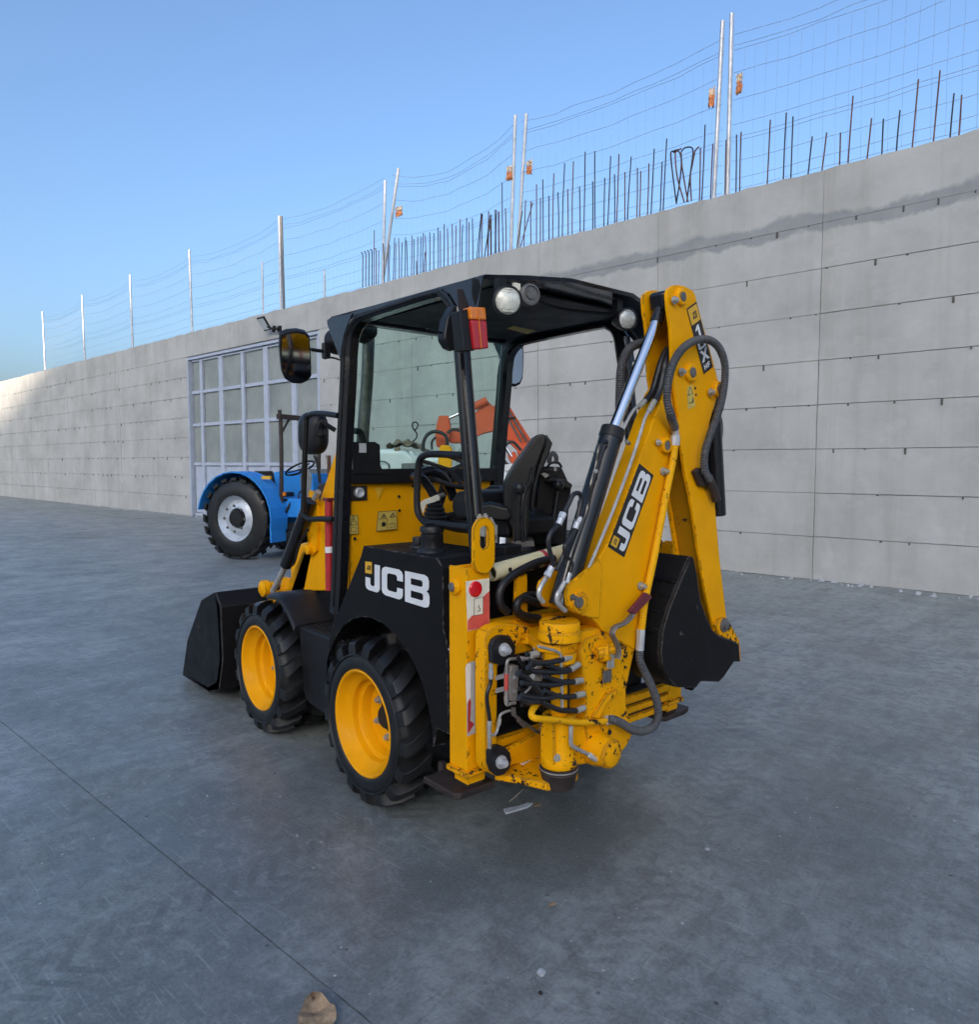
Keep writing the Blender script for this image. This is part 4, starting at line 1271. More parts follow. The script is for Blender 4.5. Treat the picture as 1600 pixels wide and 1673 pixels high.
# ---- platform, seat, controls
MB().box((0, -.02, .70), (.80, 1.0, .10)).build('floor_plate', 'black_matt', dg, bevel=.01)
MB().box((.02, -.28, .92), (.56, .52, .36)).build('seat_base', 'black_matt', dg, bevel=.03)
seat = empty('seat', (0, 0, 0), dg)
AWS = Vector((sin(radians(40.2799)), cos(radians(40.2799)), 0))
MB().plate([(-0.302,-0.369,1.326),(-0.282,-0.386,1.332),(-0.219,-0.44,1.313),(-0.207,-0.45,1.269),(-0.223,-0.436,1.253),(-0.302,-0.369,1.259),(-0.332,-0.344,1.269),(-0.332,-0.344,1.311)], AWS * .44).build('cushion', 'vinyl', seat, bevel=.03, seg=4)
MB().plate([(-0.118,-0.499,1.619),(-0.099,-0.515,1.626),(-0.085,-0.527,1.617),(-0.085,-0.527,1.591),(-0.103,-0.512,1.531),(-0.126,-0.492,1.453),(-0.138,-0.482,1.349),(-0.141,-0.479,1.223),(-0.145,-0.476,1.162),(-0.187,-0.44,1.162),(-0.199,-0.43,1.223),(-0.217,-0.415,1.265),(-0.224,-0.409,1.349),(-0.22,-0.413,1.404),(-0.208,-0.423,1.445),(-0.18,-0.446,1.505),(-0.144,-0.477,1.57)], AWS * .42).build('backrest', 'vinyl', seat, bevel=.03, seg=4)
MB().plate([(-0.064,-0.505,1.626),(-0.056,-0.512,1.61),(-0.043,-0.523,1.586),(-0.054,-0.514,1.542),(-0.071,-0.499,1.487),(-0.091,-0.482,1.44),(-0.101,-0.474,1.355),(-0.107,-0.469,1.281),(-0.119,-0.459,1.308),(-0.109,-0.467,1.413),(-0.09,-0.484,1.497),(-0.07,-0.5,1.576)], AWS * .34).build('back_shell', 'plastic', seat, bevel=.012, seg=3)
MB().tube(offs([(-0.142,-0.505,1.485),(-0.148,-0.5,1.428),(-0.168,-0.483,1.376),(-0.175,-0.477,1.285),(-0.171,-0.48,1.17)], (0, 0, 0)), .010, 8).build('recline_bar', 'black_gloss', seat)
MB().plate([(-0.2,-0.442,1.169),(-0.132,-0.5,1.169),(-0.128,-0.503,1.145),(-0.204,-0.439,1.145)], AWS * .36).build('slide_rail', 'steel_dark', seat)
# rear control console with two ball levers
con = MB().plate([(0.127,-0.261,1.457),(0.145,-0.276,1.486),(0.211,-0.332,1.483),(0.231,-0.349,1.425),(0.247,-0.362,1.376),(0.234,-0.352,1.23),(0.228,-0.347,1.107),(0.102,-0.239,1.107),(0.114,-0.25,1.318)], AWS * .22).build('control_console', 'plastic', dg, bevel=.015, seg=3)
MB().plate([(0.132,-0.272,1.468),(0.207,-0.335,1.468),(0.199,-0.328,1.445),(0.161,-0.296,1.422),(0.137,-0.276,1.439)], AWS * -.004).build('console_cover', 'black_matt', con, bevel=.002)
MB().plate([(0.176,-0.316,1.481),(0.185,-0.323,1.481),(0.185,-0.323,1.464),(0.176,-0.316,1.464)], AWS * -.002).build('console_sticker', 'grey_film', con)
MB().plate([(0.108,-0.297,1.451),(0.121,-0.308,1.457),(0.138,-0.323,1.446),(0.125,-0.312,1.431)], AWS * .01).build('metal_plate', 'steel', con)
MB().plate([(0.155,-0.363,1.426),(0.183,-0.387,1.423),(0.207,-0.407,1.401),(0.201,-0.402,1.378),(0.177,-0.382,1.389),(0.14,-0.35,1.412),(0.107,-0.323,1.415),(0.129,-0.341,1.435)], AWS * .12).build('rubber_flap', 'hose', con, bevel=.006)
MB().tube([(0.158,-0.287,1.48),(0.171,-0.298,1.5),(0.197,-0.321,1.503),(0.211,-0.332,1.48)], .006, 8).build('grab_loop', 'cable', con)
MB().tube([(0.292,-0.165,1.5),(0.297,-0.169,1.539),(0.308,-0.178,1.549),(0.32,-0.188,1.53),(0.318,-0.186,1.497)], .012, 8).build('cable_loop', 'ribbed', con)
for pts, nm in (([(-0.24,-0.527,1.399),(-0.249,-0.519,1.341),(-0.253,-0.516,1.265),(-0.255,-0.514,1.176)], 0), ([(0.112,-0.405,1.402),(0.103,-0.398,1.338),(0.093,-0.39,1.254),(0.087,-0.385,1.141)], 1)):
    lv = MB().tube(pts, .008, 8).build('control_lever', 'black_gloss', dg)
    MB().lathe((pts[0][0], pts[0][1], pts[0][2] - .028), (0, 0, 1), [(.004, 0), (.020, .006), (.027, .022), (.026, .034), (.018, .047), (.004, .052)], 20).build('knob', 'plastic', lv)
# steering column, joystick with gaiter, dashboard pod
st = MB().tube([(-0.254,0.15,1.453),(-0.199,0.15,1.461),(-0.137,0.15,1.437),(-0.088,0.15,1.375),(-0.061,0.15,1.323)], .026, 12).build('loader_lever', 'black_gloss', dg)
MB().tube([(-0.372,0.05,1.427),(-0.358,0.05,1.441),(-0.324,0.05,1.429),(-0.282,0.05,1.385),(-0.251,0.05,1.338)], .022, 12).build('joystick', 'black_gloss', dg)
gt = MB()
gp0, gp1 = V((-0.251,0.05,1.332)), V((-0.248,0.05,1.242))
pr = []
for k in range(13):
    pr.append((.026 + .042 * k / 12 + (.006 if k % 2 else -.004), -k / 12 * .115))
gt.lathe(gp0, (0, 0, 1), pr, 20).build('gaiter', 'hose', dg)
MB().plate([(-0.356,0.02,1.317),(-0.332,0.02,1.33),(-0.255,0.02,1.354),(-0.244,0.02,1.342),(-0.248,0.02,1.325),(-0.325,0.02,1.31),(-0.339,0.02,1.271),(-0.346,0.02,1.288)], (0, .006, 0)).build('paper_label', 'decal_cream', dg)
MB().cyl((-0.247,0.03,1.342), (-0.215,0.03,1.352), .012, 12).build('joystick_pin', 'steel_dark', dg)
pod = MB().plate([(-0.22,-0.034,1.34),(-0.22,-0.071,1.37),(-0.22,-0.149,1.381),(-0.22,-0.236,1.375),(-0.22,-0.27,1.276),(-0.22,-0.184,1.243),(-0.22,-0.071,1.237),(-0.22,-0.024,1.285)], (.26, 0, 0)).build('dash_pod', 'plastic', dg, bevel=.025, seg=3)
MB().plate([(-0.19,0.191,1.234),(-0.19,-0.008,1.275),(-0.19,-0.277,1.296),(-0.19,-0.4,1.26),(-0.19,-0.4,1.175),(-0.19,-0.008,1.173),(-0.19,0.244,1.191)], (.3, 0, 0)).build('front_console', 'black', dg, bevel=.02)
sw = MB()
swc = V((-0.034,0.22,1.466))
rm = Matrix.Rotation(radians(32), 3, 'X')
sw.sweep([swc + rm @ Vector((cos(2 * pi * k / 32) * .16, sin(2 * pi * k / 32) * .16, 0)) for k in range(33)], .013, 10)
for k in range(3):
    sw.cyl(swc, swc + rm @ Vector((cos(2 * pi * k / 3 + .4) * .16, sin(2 * pi * k / 3 + .4) * .16, 0)), .010, 8)
sw.cyl(swc, swc + Vector((0, .16, -.30)), .025, 12)
sw.build('steering_wheel', 'plastic', dg)
MB().plate([(0.1,0.114,1.372),(0.1,0.065,1.389),(0.1,0.009,1.384),(0.1,-0.029,1.361),(0.1,0.008,1.332),(0.1,0.065,1.321),(0.1,0.104,1.297),(0.1,0.138,1.327)], (.12, 0, 0)).build('arm_rest', 'vinyl', dg, bevel=.015)
MB().box((.03, -.58, .97), (.62, .05, .30)).build('rear_panel', 'black', dg, bevel=.01)
MB().box((.02, -.645, 1.125), (1.05, .05, .035)).build('rear_rail', 'black', dg, bevel=.006)
MB().box((-.30, -.52, 1.135), (.10, .08, .07)).build('floor_switch', 'plastic', dg, bevel=.01)

# ---- grab rails
MB().tube([(-0.53,0.463,1.732),(-0.53,0.608,1.749),(-0.53,0.728,1.755),(-0.53,0.791,1.742),(-0.53,0.813,1.708),(-0.53,0.859,1.262),(-0.53,0.846,1.223),(-0.53,0.789,1.207),(-0.53,0.692,1.213),(-0.53,0.528,1.222)], .0145, 12).build('front_grab_rail', 'black', dg)
MB().tube([(-0.5,-0.483,1.531),(-0.5,-0.299,1.538),(-0.5,-0.221,1.533),(-0.5,-0.18,1.505),(-0.5,-0.165,1.414),(-0.5,-0.164,1.309),(-0.5,-0.187,1.271),(-0.5,-0.236,1.25),(-0.5,-0.331,1.249),(-0.5,-0.524,1.247)], .0145, 12).build('rear_grab_rail', 'black', dg)

# ---- lamps, mirrors, exhaust
def mirror(name, outline, thick, stalk, label=None, glass_in=.90, par=dg, gm='mirror'):
    o = MB().plate(outline, thick).build(name, 'plastic', par, bevel=.008, seg=3)
    c = Vector((0, 0, 0))
    for p in outline:
        c += V(p)
    c /= len(outline)
    tv = V(thick)
    MB().plate([tuple(c + (V(p) - c) * glass_in - tv.normalized() * .0015) for p in outline], tv.normalized() * .001).build('mirror_glass', gm, o)
    if stalk:
        MB().tube(stalk, .009, 8).build('mirror_arm', 'black_matt', o)
    return o
# left mirror: a plane turned back towards the driver
def tilt(pts, k):
    zc = sum(p[2] for p in pts) / len(pts)
    return [(x, y - k * (z - zc), z) for x, y, z in pts]
mo = [(-0.796,0.518,2.101),(-0.764,0.508,2.117),(-0.716,0.5,2.125),(-0.676,0.498,2.121),(-0.655,0.503,2.104),(-0.629,0.54,2.009),(-0.612,0.573,1.925),(-0.628,0.585,1.901),(-0.659,0.594,1.885),(-0.702,0.599,1.885),(-0.741,0.595,1.903),(-0.761,0.584,1.935),(-0.789,0.544,2.037)]
mirror('mirror', mo, (.005, .030, .018), [(-0.607,0.59,2.058),(-0.567,0.59,2.056),(-0.541,0.59,2.056)])
MB().box((-0.524,0.59,2.06), (.035, .035, .078)).cyl((-0.524,0.59,2.039), (-0.535,0.59,2.017), .008).build('mirror_clamp', 'plastic', dg, bevel=.005)
MB().tube([(-0.532,0.57,2.024),(-0.494,0.57,2.025)]+[(-.52,.42,1.99)], .005, 6).build('mirror_stay', 'black_matt', dg)
mo2 = ([(0.605,0.499,2.197),(0.634,0.489,2.21),(0.685,0.475,2.21),(0.712,0.472,2.191),(0.726,0.481,2.129),(0.737,0.503,2.012),(0.727,0.514,1.975),(0.697,0.525,1.959),(0.636,0.54,1.964),(0.606,0.544,1.984),(0.595,0.538,2.026),(0.594,0.514,2.138)])
mirror('mirror', mo2, (0, .035, .004), [(0.638,0.52,2.16),(0.604,0.52,2.193),(0.57,0.52,2.207)], None, .86)
# convex mirror pod seen from behind, on the front post
pd = MB()
pc = V((-0.416,0.959,1.665))
bmq = bmesh.new()
bmesh.ops.create_uvsphere(bmq, u_segments=24, v_segments=16, radius=1)
RTC = Vector((cos(radians(40.2799)), -sin(radians(40.2799)), 0))
AWC = Vector((sin(radians(40.2799)), cos(radians(40.2799)), 0))
def sgn_pow(v, e):
    return math.copysign(abs(v) ** e, v)
for v in bmq.verts:
    x_, y_, z_ = sgn_pow(v.co.x, .6), v.co.y, sgn_pow(v.co.z, .6)
    q = pc + (RTC * .83 - AWC * .55) * x_ * .094 + Vector((0, 0, z_ * .118)) + (RTC * .55 + AWC * .83) * (y_ * .06)
    pd.v.append(tuple(q))
pd.f = [tuple(v.index for v in f.verts) for f in bmq.faces]
bmq.free()
pod_m = pd.build('mirror_pod', 'plastic', dg)
MB().tube([(-0.432,0.868,1.671),(-0.419,0.857,1.721),(-0.394,0.836,1.704),(-0.362,0.809,1.678)], .013, 8).lathe((-0.422,0.86,1.665), tuple(-AWC), [(.024, -.02), (.024, .012), (.018, .018), (.001, .018)], 16).build('pod_arm', 'black_matt', pod_m)
MB().tube([(-0.458,0.864,1.543),(-0.446,0.854,1.49),(-0.437,0.847,1.391)], .009, 8).build('pod_cable', 'hose', pod_m)

def round_lamp(name, c, ax, r, depth, mat, par=dg):
    o = MB().lathe(c, ax, [(.02, -depth), (r * .55, -depth * .95), (r * .92, -depth * .45), (r * 1.08, -.004), (r * 1.08, .010), (r * .98, .014), (r * .96, .004), (.001, .004)], 36).build(name, 'plastic', par)
    g_ = MB().lathe(tuple(V(c) + V(ax).normalized() * .003), ax, [(r * .96, .002), (r * .80, .010), (r * .45, .016), (.001, .018)], 32).build('lens', mat, o)
    # moulded ribs of the lens
    a = V(ax).normalized()
    u_ = a.cross(Vector((0, 0, 1))).normalized()
    w_ = u_.cross(a)
    rb = MB()
    for k in range(-4, 5):
        h = k * r * .19
        L_ = sqrt(max(0, (r * .88) ** 2 - h * h))
        p0 = V(c) + a * .016 + w_ * h
        rb.sweep([p0 - u_ * L_ - a * .006, p0 + a * .002, p0 + u_ * L_ - a * .006], .0022, 4)
    rb.build('lens_rib', mat, o)
    return o
lc = (-0.516,-0.76,2.078)
round_lamp('work_lamp', lc, (-.42, -.90, -.10), .050, .085, 'lamp')
MB().box((lc[0] + .01, lc[1] + .05, lc[2] + .062), (.035, .03, .05)).build('lamp_bracket', 'black_matt', dg)
lc2 = (-0.405,-0.76,2.116)
al = MB().lathe(lc2, (-.25, -.97, -.05), [(.036, -.03), (.040, .0), (.038, .008), (.032, .010), (.030, .004), (.018, .004), (.016, .010), (.001, .010)], 28).build('reversing_alarm', 'steel_dark', dg)
lc3 = (0.173,-0.74,2.103)
round_lamp('work_lamp', lc3, (-.30, -.95, -.12), .044, .085, 'lamp2')
MB().box((lc3[0], lc3[1] + .05, lc3[2] + .06), (.035, .03, .06)).build('lamp_bracket', 'black_matt', dg)
MB().tube([(0.248,-0.7,2.072),(0.282,-0.7,2.05),(0.308,-0.7,2.021)], .006, 6).build('lamp_cable', 'cable', dg)
MB().tube([(-0.454,-0.72,2.14),(-0.439,-0.72,2.149),(-0.426,-0.72,2.139)], .006, 6).box((-0.445,-0.73,2.141), (.028, .014, .03)).build('cable_tie', 'decal_cream', dg)
# front roof lamps seen from behind
for c_ in ((-0.456,0.6,2.114), (-0.246,0.685,2.202)):
    MB().lathe(c_, (-.1, 1, -.05), [(.02, -.05), (.05, -.045), (.062, -.01), (.064, .02), (.001, .02)], 28).build('front_lamp', 'plastic', dg)
# tail lamp cluster with its backing plate on the left rear post
tl = MB().plate([(-0.683,-0.7,2.031),(-0.645,-0.7,2.044),(-0.617,-0.7,1.9),(-0.667,-0.7,1.895)], (0, .055, 0)).build('tail_lamp', 'plastic', dg, bevel=.004)
for nm, pts, mt in (('amber_lens', [(-0.651,-0.715,2.047),(-0.578,-0.715,2.055),(-0.573,-0.715,2.011),(-0.646,-0.715,2.004)], 'amber'), ('red_lens', [(-0.645,-0.715,2.002),(-0.573,-0.715,2.009),(-0.563,-0.715,1.912),(-0.629,-0.715,1.901)], 'lens_red')):
    MB().plate(pts, (0, .045, 0)).build(nm, mt, tl, bevel=.006, seg=3)
MB().plate([(-0.618,-0.716,2.047),(-0.615,-0.716,2.048),(-0.599,-0.716,1.909),(-0.603,-0.716,1.908)], (0, -.002, 0)).build('lens_rib', 'amber', tl)
MB().plate([(-0.66,-0.66,2.117),(-0.638,-0.66,2.12),(-0.61,-0.66,2.064),(-0.601,-0.66,2.033),(-0.638,-0.66,2.034),(-0.652,-0.66,2.058)], (0, .01, 0)).build('lamp_bracket', 'rust_dark', tl, bevel=.002)
MB().plate([(-0.633,-0.6,2.071),(-0.616,-0.6,2.079),(-0.605,-0.6,1.92),(-0.625,-0.6,1.913),(-0.653,-0.6,1.919),(-0.675,-0.6,1.945),(-0.675,-0.6,1.967),(-0.664,-0.6,2.023)], (0, .05, 0)).build('lamp_cover', 'plastic', dg, bevel=.01)
MB().tube([(-0.66,-0.58,1.971),(-0.701,-0.58,1.975),(-0.742,-0.58,1.979)], .004, 6).build('antenna', 'cable', dg)
MB().plate([(-0.595,-0.66,2.163),(-0.564,-0.66,2.166),(-0.555,-0.66,2.137),(-0.579,-0.66,2.068),(-0.596,-0.66,2.109)], (0, .006, 0)).build('corner_tab', 'black_matt', dg, bevel=.002)
# exhaust stack beyond the windscreen
MB().tube([(-0.151,0.8,2.249),(-0.166,0.8,1.963),(-0.193,0.8,1.693),(-0.207,0.8,1.49)], .034, 16, smooth=True).build('exhaust_stack', 'steel_dark', dg)
MB().tube([(-0.275,0.75,1.675),(-0.245,0.75,1.669),(-0.23,0.75,1.64),(-0.219,0.75,1.617)], .018, 10).build('heater_hose', 'hose', dg)

# ---- engine cover in front of the cab
MB().plate([(-.36, .56, 1.16), (-.36, 1.30, 1.02), (-.36, 1.42, .90), (-.36, 1.42, .55), (-.36, .56, .55)], (.72, 0, 0)).build('engine_cover', 'yellow', dg, bevel=.03)
MB().box((0, 1.435, .75), (.6, .02, .3)).build('front_grille', 'black_matt', dg)

# ---- loader arms, ram, bucket
la = MB().plate([(-0.42,0.697,1.561),(-0.42,0.683,1.362),(-0.42,0.759,0.817),(-0.42,1.012,0.783),(-0.42,1.275,0.729),(-0.42,1.355,0.644),(-0.42,1.064,1.022),(-0.42,0.846,1.358)], (.07, 0, 0)).build('loader_arm', 'yellow', dg, bevel=.006)
MB().plate([(-0.44,0.981,1.351),(-0.44,0.915,1.346),(-0.44,0.875,1.258),(-0.44,0.904,1.02),(-0.44,0.949,0.992),(-0.44,1.001,1.012),(-0.44,1.009,1.183)], (.022, 0, 0)).build('link_plate', 'yellow', la, bevel=.004)
MB().lathe((-0.46,0.96,1.027), (-1, 0, 0), [(.030, -.03), (.030, .006), (.022, .010), (.001, .010)], 20).build('pivot_pin', 'yellow_chip', la)
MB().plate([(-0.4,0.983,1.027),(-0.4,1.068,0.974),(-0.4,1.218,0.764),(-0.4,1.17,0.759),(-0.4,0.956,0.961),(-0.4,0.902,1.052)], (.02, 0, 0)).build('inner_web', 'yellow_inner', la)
ar = MB().plate([(.42, .56, 1.30), (.42, .62, 1.50), (.42, .70, 1.48), (.42, 1.30, .78), (.42, 1.62, .45), (.42, 1.55, .36), (.42, 1.20, .62), (.42, .60, 1.10)], (-.07, 0, 0)).build('loader_arm', 'yellow', dg, bevel=.006)
fa = [(-0.43,1.06,1.197),(-0.43,1.321,0.915)]
MB().plate([(-0.42,1.316,0.753),(-0.42,1.262,0.84),(-0.42,1.063,1.039),(-0.42,0.989,1.011),(-0.42,1.088,0.79),(-0.42,1.237,0.662),(-0.42,1.587,0.628),(-0.42,1.659,0.684)], (.06, 0, 0)).build('arm_foot', 'yellow', la, bevel=.004)
rm_ = MB().cyl((-0.47,0.9,1.298), (-0.5,1.159,0.917), .034, 20).build('bucket_ram', 'black_gloss', dg)
MB().cyl((-0.5,1.134,0.941), (-0.52,1.297,0.752), .017, 16).build('ram_rod', 'steel', rm_)
MB().tube([(-0.48,0.915,1.14),(-0.48,1.023,1.047),(-0.48,1.081,0.955),(-0.48,1.114,0.924),(-0.48,1.146,0.92)], .008, 8).build('ram_pipe', 'hose', rm_)
MB().cyl((-0.47,0.805,1.35), (-0.47,0.849,1.309), .016, 10).build('ram_fitting', 'steel', rm_)
bp_ = V((-0.48,1.415,0.754))
MB().lathe(tuple(bp_ + Vector((-.06, 0, 0))), (1, 0, 0), [(.018, -.012), (.030, -.008), (.038, 0), (.050, .004), (.050, .040), (.038, .044), (.038, .075)], 24).build('bucket_pin', 'yellow_chip', rm_)
MB().plate([(bp_.x + .09, bp_.y + .04, bp_.z + .05), (bp_.x + .09, bp_.y - .05, bp_.z + .05), (bp_.x + .09, bp_.y - .10, bp_.z - .10), (bp_.x + .09, bp_.y + .12, bp_.z - .10)], (.03, 0, 0)).build('bucket_lug', 'yellow_chip', rm_, bevel=.004)
bx0 = 1.70
pf = [(0, .50), (.02, .62), (.07, .70), (.03, .71), (-.05, .63), (-.06, .30), (.02, .10), (.20, .04), (.72, .03), (.72, .05), (.22, .07), (.06, .14), (-.01, .30)]
fb = MB().plate([(-.70, bx0 + y, z) for y, z in pf], (1.40, 0, 0)).build('front_bucket', 'black_worn', dg, bevel=.004)
for x in (-.70, .685):
    MB().plate([(x, bx0 + y, z) for y, z in [(.07, .70), (-.03, .63), (-.05, .30), (.02, .10), (.20, .045), (.72, .045), (.60, .30), (.30, .62)]], (.015, 0, 0))  .build('bucket_side', 'black_worn', fb, bevel=.003)
# red safety strut clipped beside the post
rs_ = MB().cyl((-0.5,0.63,1.309), (-0.5,0.638,0.846), .021, 12).build('safety_strut', 'red', dg)
MB().cyl((-0.503,0.628,1.073), (-0.503,0.626,1.042), .0225, 12).build('tape_band', 'white', rs_)
MB().box((-0.5,0.63,1.316), (.046, .05, .014)).build('strut_head', 'red_dark', rs_)

# ---- rear frame: stabiliser posts, feet, cross beams
def stab(x0, x1, left):
    xm, hw = (x0 + x1) / 2, (x1 - x0) / 2
    z0, z1, ya, yb = .385, 1.128, -.722, -.618
    b = MB()
    t_ = .008
    b.box((x0 + t_ / 2, (ya + yb) / 2, (z0 + z1) / 2), (t_, yb - ya, z1 - z0))
    b.box((x1 - t_ / 2, (ya + yb) / 2, (z0 + z1) / 2), (t_, yb - ya, z1 - z0))
    b.box((xm, ya + t_ / 2, (z0 + z1) / 2 - .002), (x1 - x0 - 2 * t_, t_, z1 - z0 - .004))
    b.box((xm, yb - t_ / 2, (z0 + z1) / 2 - .002), (x1 - x0 - 2 * t_, t_, z1 - z0 - .004))
    o = b.build('stabiliser_post', 'yellow', dg, bevel=.003)
    MB().box((xm, (ya + yb) / 2, .72), (x1 - x0 - .024, yb - ya - .024, .79)).build('inner_leg', 'yellow', o, bevel=.004)
    MB().box((xm - .005, (ya + yb) / 2 - .004, .374), (x1 - x0 + .020, yb - ya + .016, .020)).build('base_flange', 'yellow_bare', o, bevel=.003)
    MB().box((xm, (ya + yb) / 2, .340), (.07, .07, .06)).build('foot_stub', 'rust_dark', o)
    MB().lathe((x0 - .001 if left else x1 + .001, -.662, 1.055), (-1 if left else 1, 0, 0), [(.030, -.002), (.030, .010), (.026, .014), (.020, .014), (.018, .020), (.001, .021)], 24).build('pivot_pin', 'yellow', o)
    MB().lathe((x0 - .012 if left else x1 + .012, -.662, 1.055), (-1 if left else 1, 0, 0), [(.017, -.002), (.017, .012), (.013, .015), (.001, .015)], 20).build('pin_end', 'steel_dark', o)
    lc_ = V((xm + .012, ya - .006, 1.205)) if left else V((xm, ya - .006, 1.205))
    X_, Z_ = Vector((1, 0, 0)), Vector((0, 0, 1))
    MB().ring(stadium(lc_, X_, Z_, .050, .052), stadium(lc_ + Z_ * .030, X_, Z_, .0195, .022), (0, -.014, 0)).build('lifting_eye', 'yellow_chip', o, bevel=.002)
    f = MB().plate([(x0 - .05 if left else x0 - .03, -.515, .312), (x0 - .05 if left else x0 - .03, -.705, .312), (x0 - .03 if left else x0 - .01, -.722, .312), (x1 + .03, -.722, .312), (x1 + (.03 if left else .09), -.705, .312), (x1 + (.03 if left else .09), -.515, .312)], (0, 0, -.026)).build('stabiliser_foot', 'rust_dark', dg, bevel=.006)
    MB().box((xm, -.50, .31), (.02, .03, .05)).build('foot_rib', 'rust_dark', f)
    return o
ps = stab(-.674, -.566, True)
pr_ = stab(.535, .640, False)
# reflective board on the left post
YB = -.7225
MB().plate([(-0.678,-0.722,1.081),(-0.569,-0.722,1.081),(-0.569,-0.723,0.904),(-0.671,-0.723,0.901)], (0, -.0012, 0)).build('reflective_film', 'decal_cream', ps)
MB().plate([(-0.672,-0.724,0.903),(-0.671,-0.724,0.939),(-0.652,-0.724,0.954),(-0.642,-0.724,0.955),(-0.642,-0.724,0.957),(-0.599,-0.724,0.958),(-0.599,-0.724,1.016),(-0.578,-0.724,1.03),(-0.57,-0.724,1.033),(-0.57,-0.724,0.905)], (0, -.0008, 0)).build('red_stripe', 'decal_red', ps)
MB().lathe((-0.636,-0.724,1.049), (0, -1, 0), [(.029, -.001), (.029, .004), (.026, .007), (.001, .009)], 28).build('reflector', 'reflector', ps)
qs = [(-0.642,-0.725,0.953),(-0.601,-0.725,0.954),(-0.601,-0.725,1.016),(-0.642,-0.725,1.014)]
MB().plate(qs, (0, -.0006, 0)).build('plate_sticker', 'decal_cream', ps)
ib = MB().sweep([quadmap(qs, u_, v_) + Vector((0, -.0008, 0)) for u_, v_ in ((0, 0), (1, 0), (1, 1), (0, 1), (0, 0))], .0011, 4)
ib.sweep([quadmap(qs, u_, v_) + Vector((0, -.0008, 0)) for u_, v_ in ((.42, .28), (.52, .20), (.66, .24), (.64, .36), (.48, .46), (.56, .58))], .0016, 4)
ib.build('hook_pictogram', 'ink', ps)
MB().plate([(-0.68,-0.723,0.775),(-0.669,-0.723,0.785),(-0.632,-0.723,0.787),(-0.632,-0.723,0.521),(-0.674,-0.723,0.516)], (0, -.0012, 0)).build('side_film', 'grey_film', ps)
MB().plate([(-0.682,-0.724,0.772),(-0.673,-0.724,0.783),(-0.658,-0.724,0.781),(-0.659,-0.724,0.655),(-0.676,-0.724,0.636),(-0.679,-0.724,0.659)], (0, -.0008, 0)).build('white_patch', 'white', ps)
MB().plate([(-0.672,-0.724,0.642),(-0.662,-0.724,0.655),(-0.657,-0.724,0.639),(-0.659,-0.724,0.596),(-0.662,-0.724,0.572),(-0.642,-0.724,0.554),(-0.672,-0.724,0.524)], (0, -.0008, 0)).build('red_arrow', 'decal_red2', ps)

MB().box((-.015, -.69, .875), (1.09, .06, .075)).build('upper_beam', 'yellow_chip', dg, bevel=.004)
for k, (z, h) in enumerate(((.455, .035), (.405, .030), (.360, .026))):
    MB().box((-.015, -.69 - .006 * (k == 0), z), (1.09, .075, h)).build('beam_rail', 'yellow_chip', dg, bevel=.003)
MB().box((-.015, -.685, .41), (1.085, .05, .14)).build('lower_beam', 'black_matt', dg)
MB().box((0, -.60, .62), (.90, .06, .42)).build('back_plate', 'black_matt', dg)
ct = MB()
c0, c1 = V((-0.531,-0.69,1.093)), V((-0.113,-0.69,1.143))
cd = (c1 - c0).normalized()
ct.lathe(c0, cd, [(.026, .0), (.0325, .0), (.0325, (c1 - c0).length), (.026, (c1 - c0).length)], 28, True)
tubeo = ct.build('hose_guard_tube', 'cream', dg, angle=40)
MB().lathe(c0 + cd * .02, cd, [(.0255, 0), (.0255, .01)], 20).build('tube_end', 'black_matt', tubeo)
MB().lathe(tuple(c0 + cd * .065 + Vector((0, -.0325, .002))), (0, -1, 0), [(.009, -.002), (.009, .001), (.001, .001)], 14).build('tube_hole', 'ink', tubeo)
MB().lathe(c0 + cd * .255, cd, [(.033, 0), (.0338, .001), (.0338, .018), (.033, .019)], 28).build('red_band', 'decal_red2', tubeo)
for hp in ([(-0.253,-0.74,1.129),(-0.336,-0.74,1.122),(-0.407,-0.74,1.105),(-0.469,-0.74,1.084),(-0.517,-0.74,1.054),(-0.535,-0.74,1.018),(-0.526,-0.74,0.976),(-0.493,-0.74,0.948)], [(-0.288,-0.76,0.972),(-0.354,-0.76,0.968),(-0.425,-0.76,0.994),(-0.462,-0.76,0.984),(-0.462,-0.76,0.952),(-0.424,-0.76,0.928),(-0.354,-0.76,0.909)], [(-0.302,-0.75,0.96),(-0.377,-0.75,1),(-0.434,-0.75,0.993),(-0.456,-0.75,0.968),(-0.447,-0.75,0.939),(-0.39,-0.75,0.908),(-0.338,-0.75,0.903)]):
    MB().tube(hp, .0155, 12).build('hydraulic_hose', 'hose', dg)
MB().plate([(-0.449,-0.735,1.069),(-0.389,-0.735,1.084),(-0.385,-0.735,0.909),(-0.433,-0.735,0.902),(-0.455,-0.735,0.931)], (0, .012, 0)).build('hose_bracket', 'yellow_chip', dg, bevel=.003)
MB().plate([(-0.397,-0.73,1.117),(-0.352,-0.73,1.125),(-0.306,-0.73,1.109),(-0.326,-0.73,1.092),(-0.384,-0.73,1.097)], (0, .06, 0)).build('hose_clamp', 'rust_dark', dg, bevel=.004)
vb = MB().box((-0.485,-0.6,1.249), (.06, .05, .055)).build('valve_body', 'tool_grey', dg, bevel=.004)
for px in [(-0.529,-0.62,1.267),(-0.502,-0.62,1.268),(-0.475,-0.62,1.252)]:
    MB().hexbolt((px[0], px[1], px[2] + .015), (0, 0, 1), .012, .02).build('valve_fitting', 'tool_grey', vb)
MB().box((-0.473,-0.625,1.231), (.034, .03, .07)).build('valve_block', 'tool_grey', vb, bevel=.003)
MB().lathe((-0.482,-0.643,1.219), (0, -1, 0), [(.012, -.002), (.012, .006), (.001, .006)], 12).build('valve_port', 'steel_dark', vb)

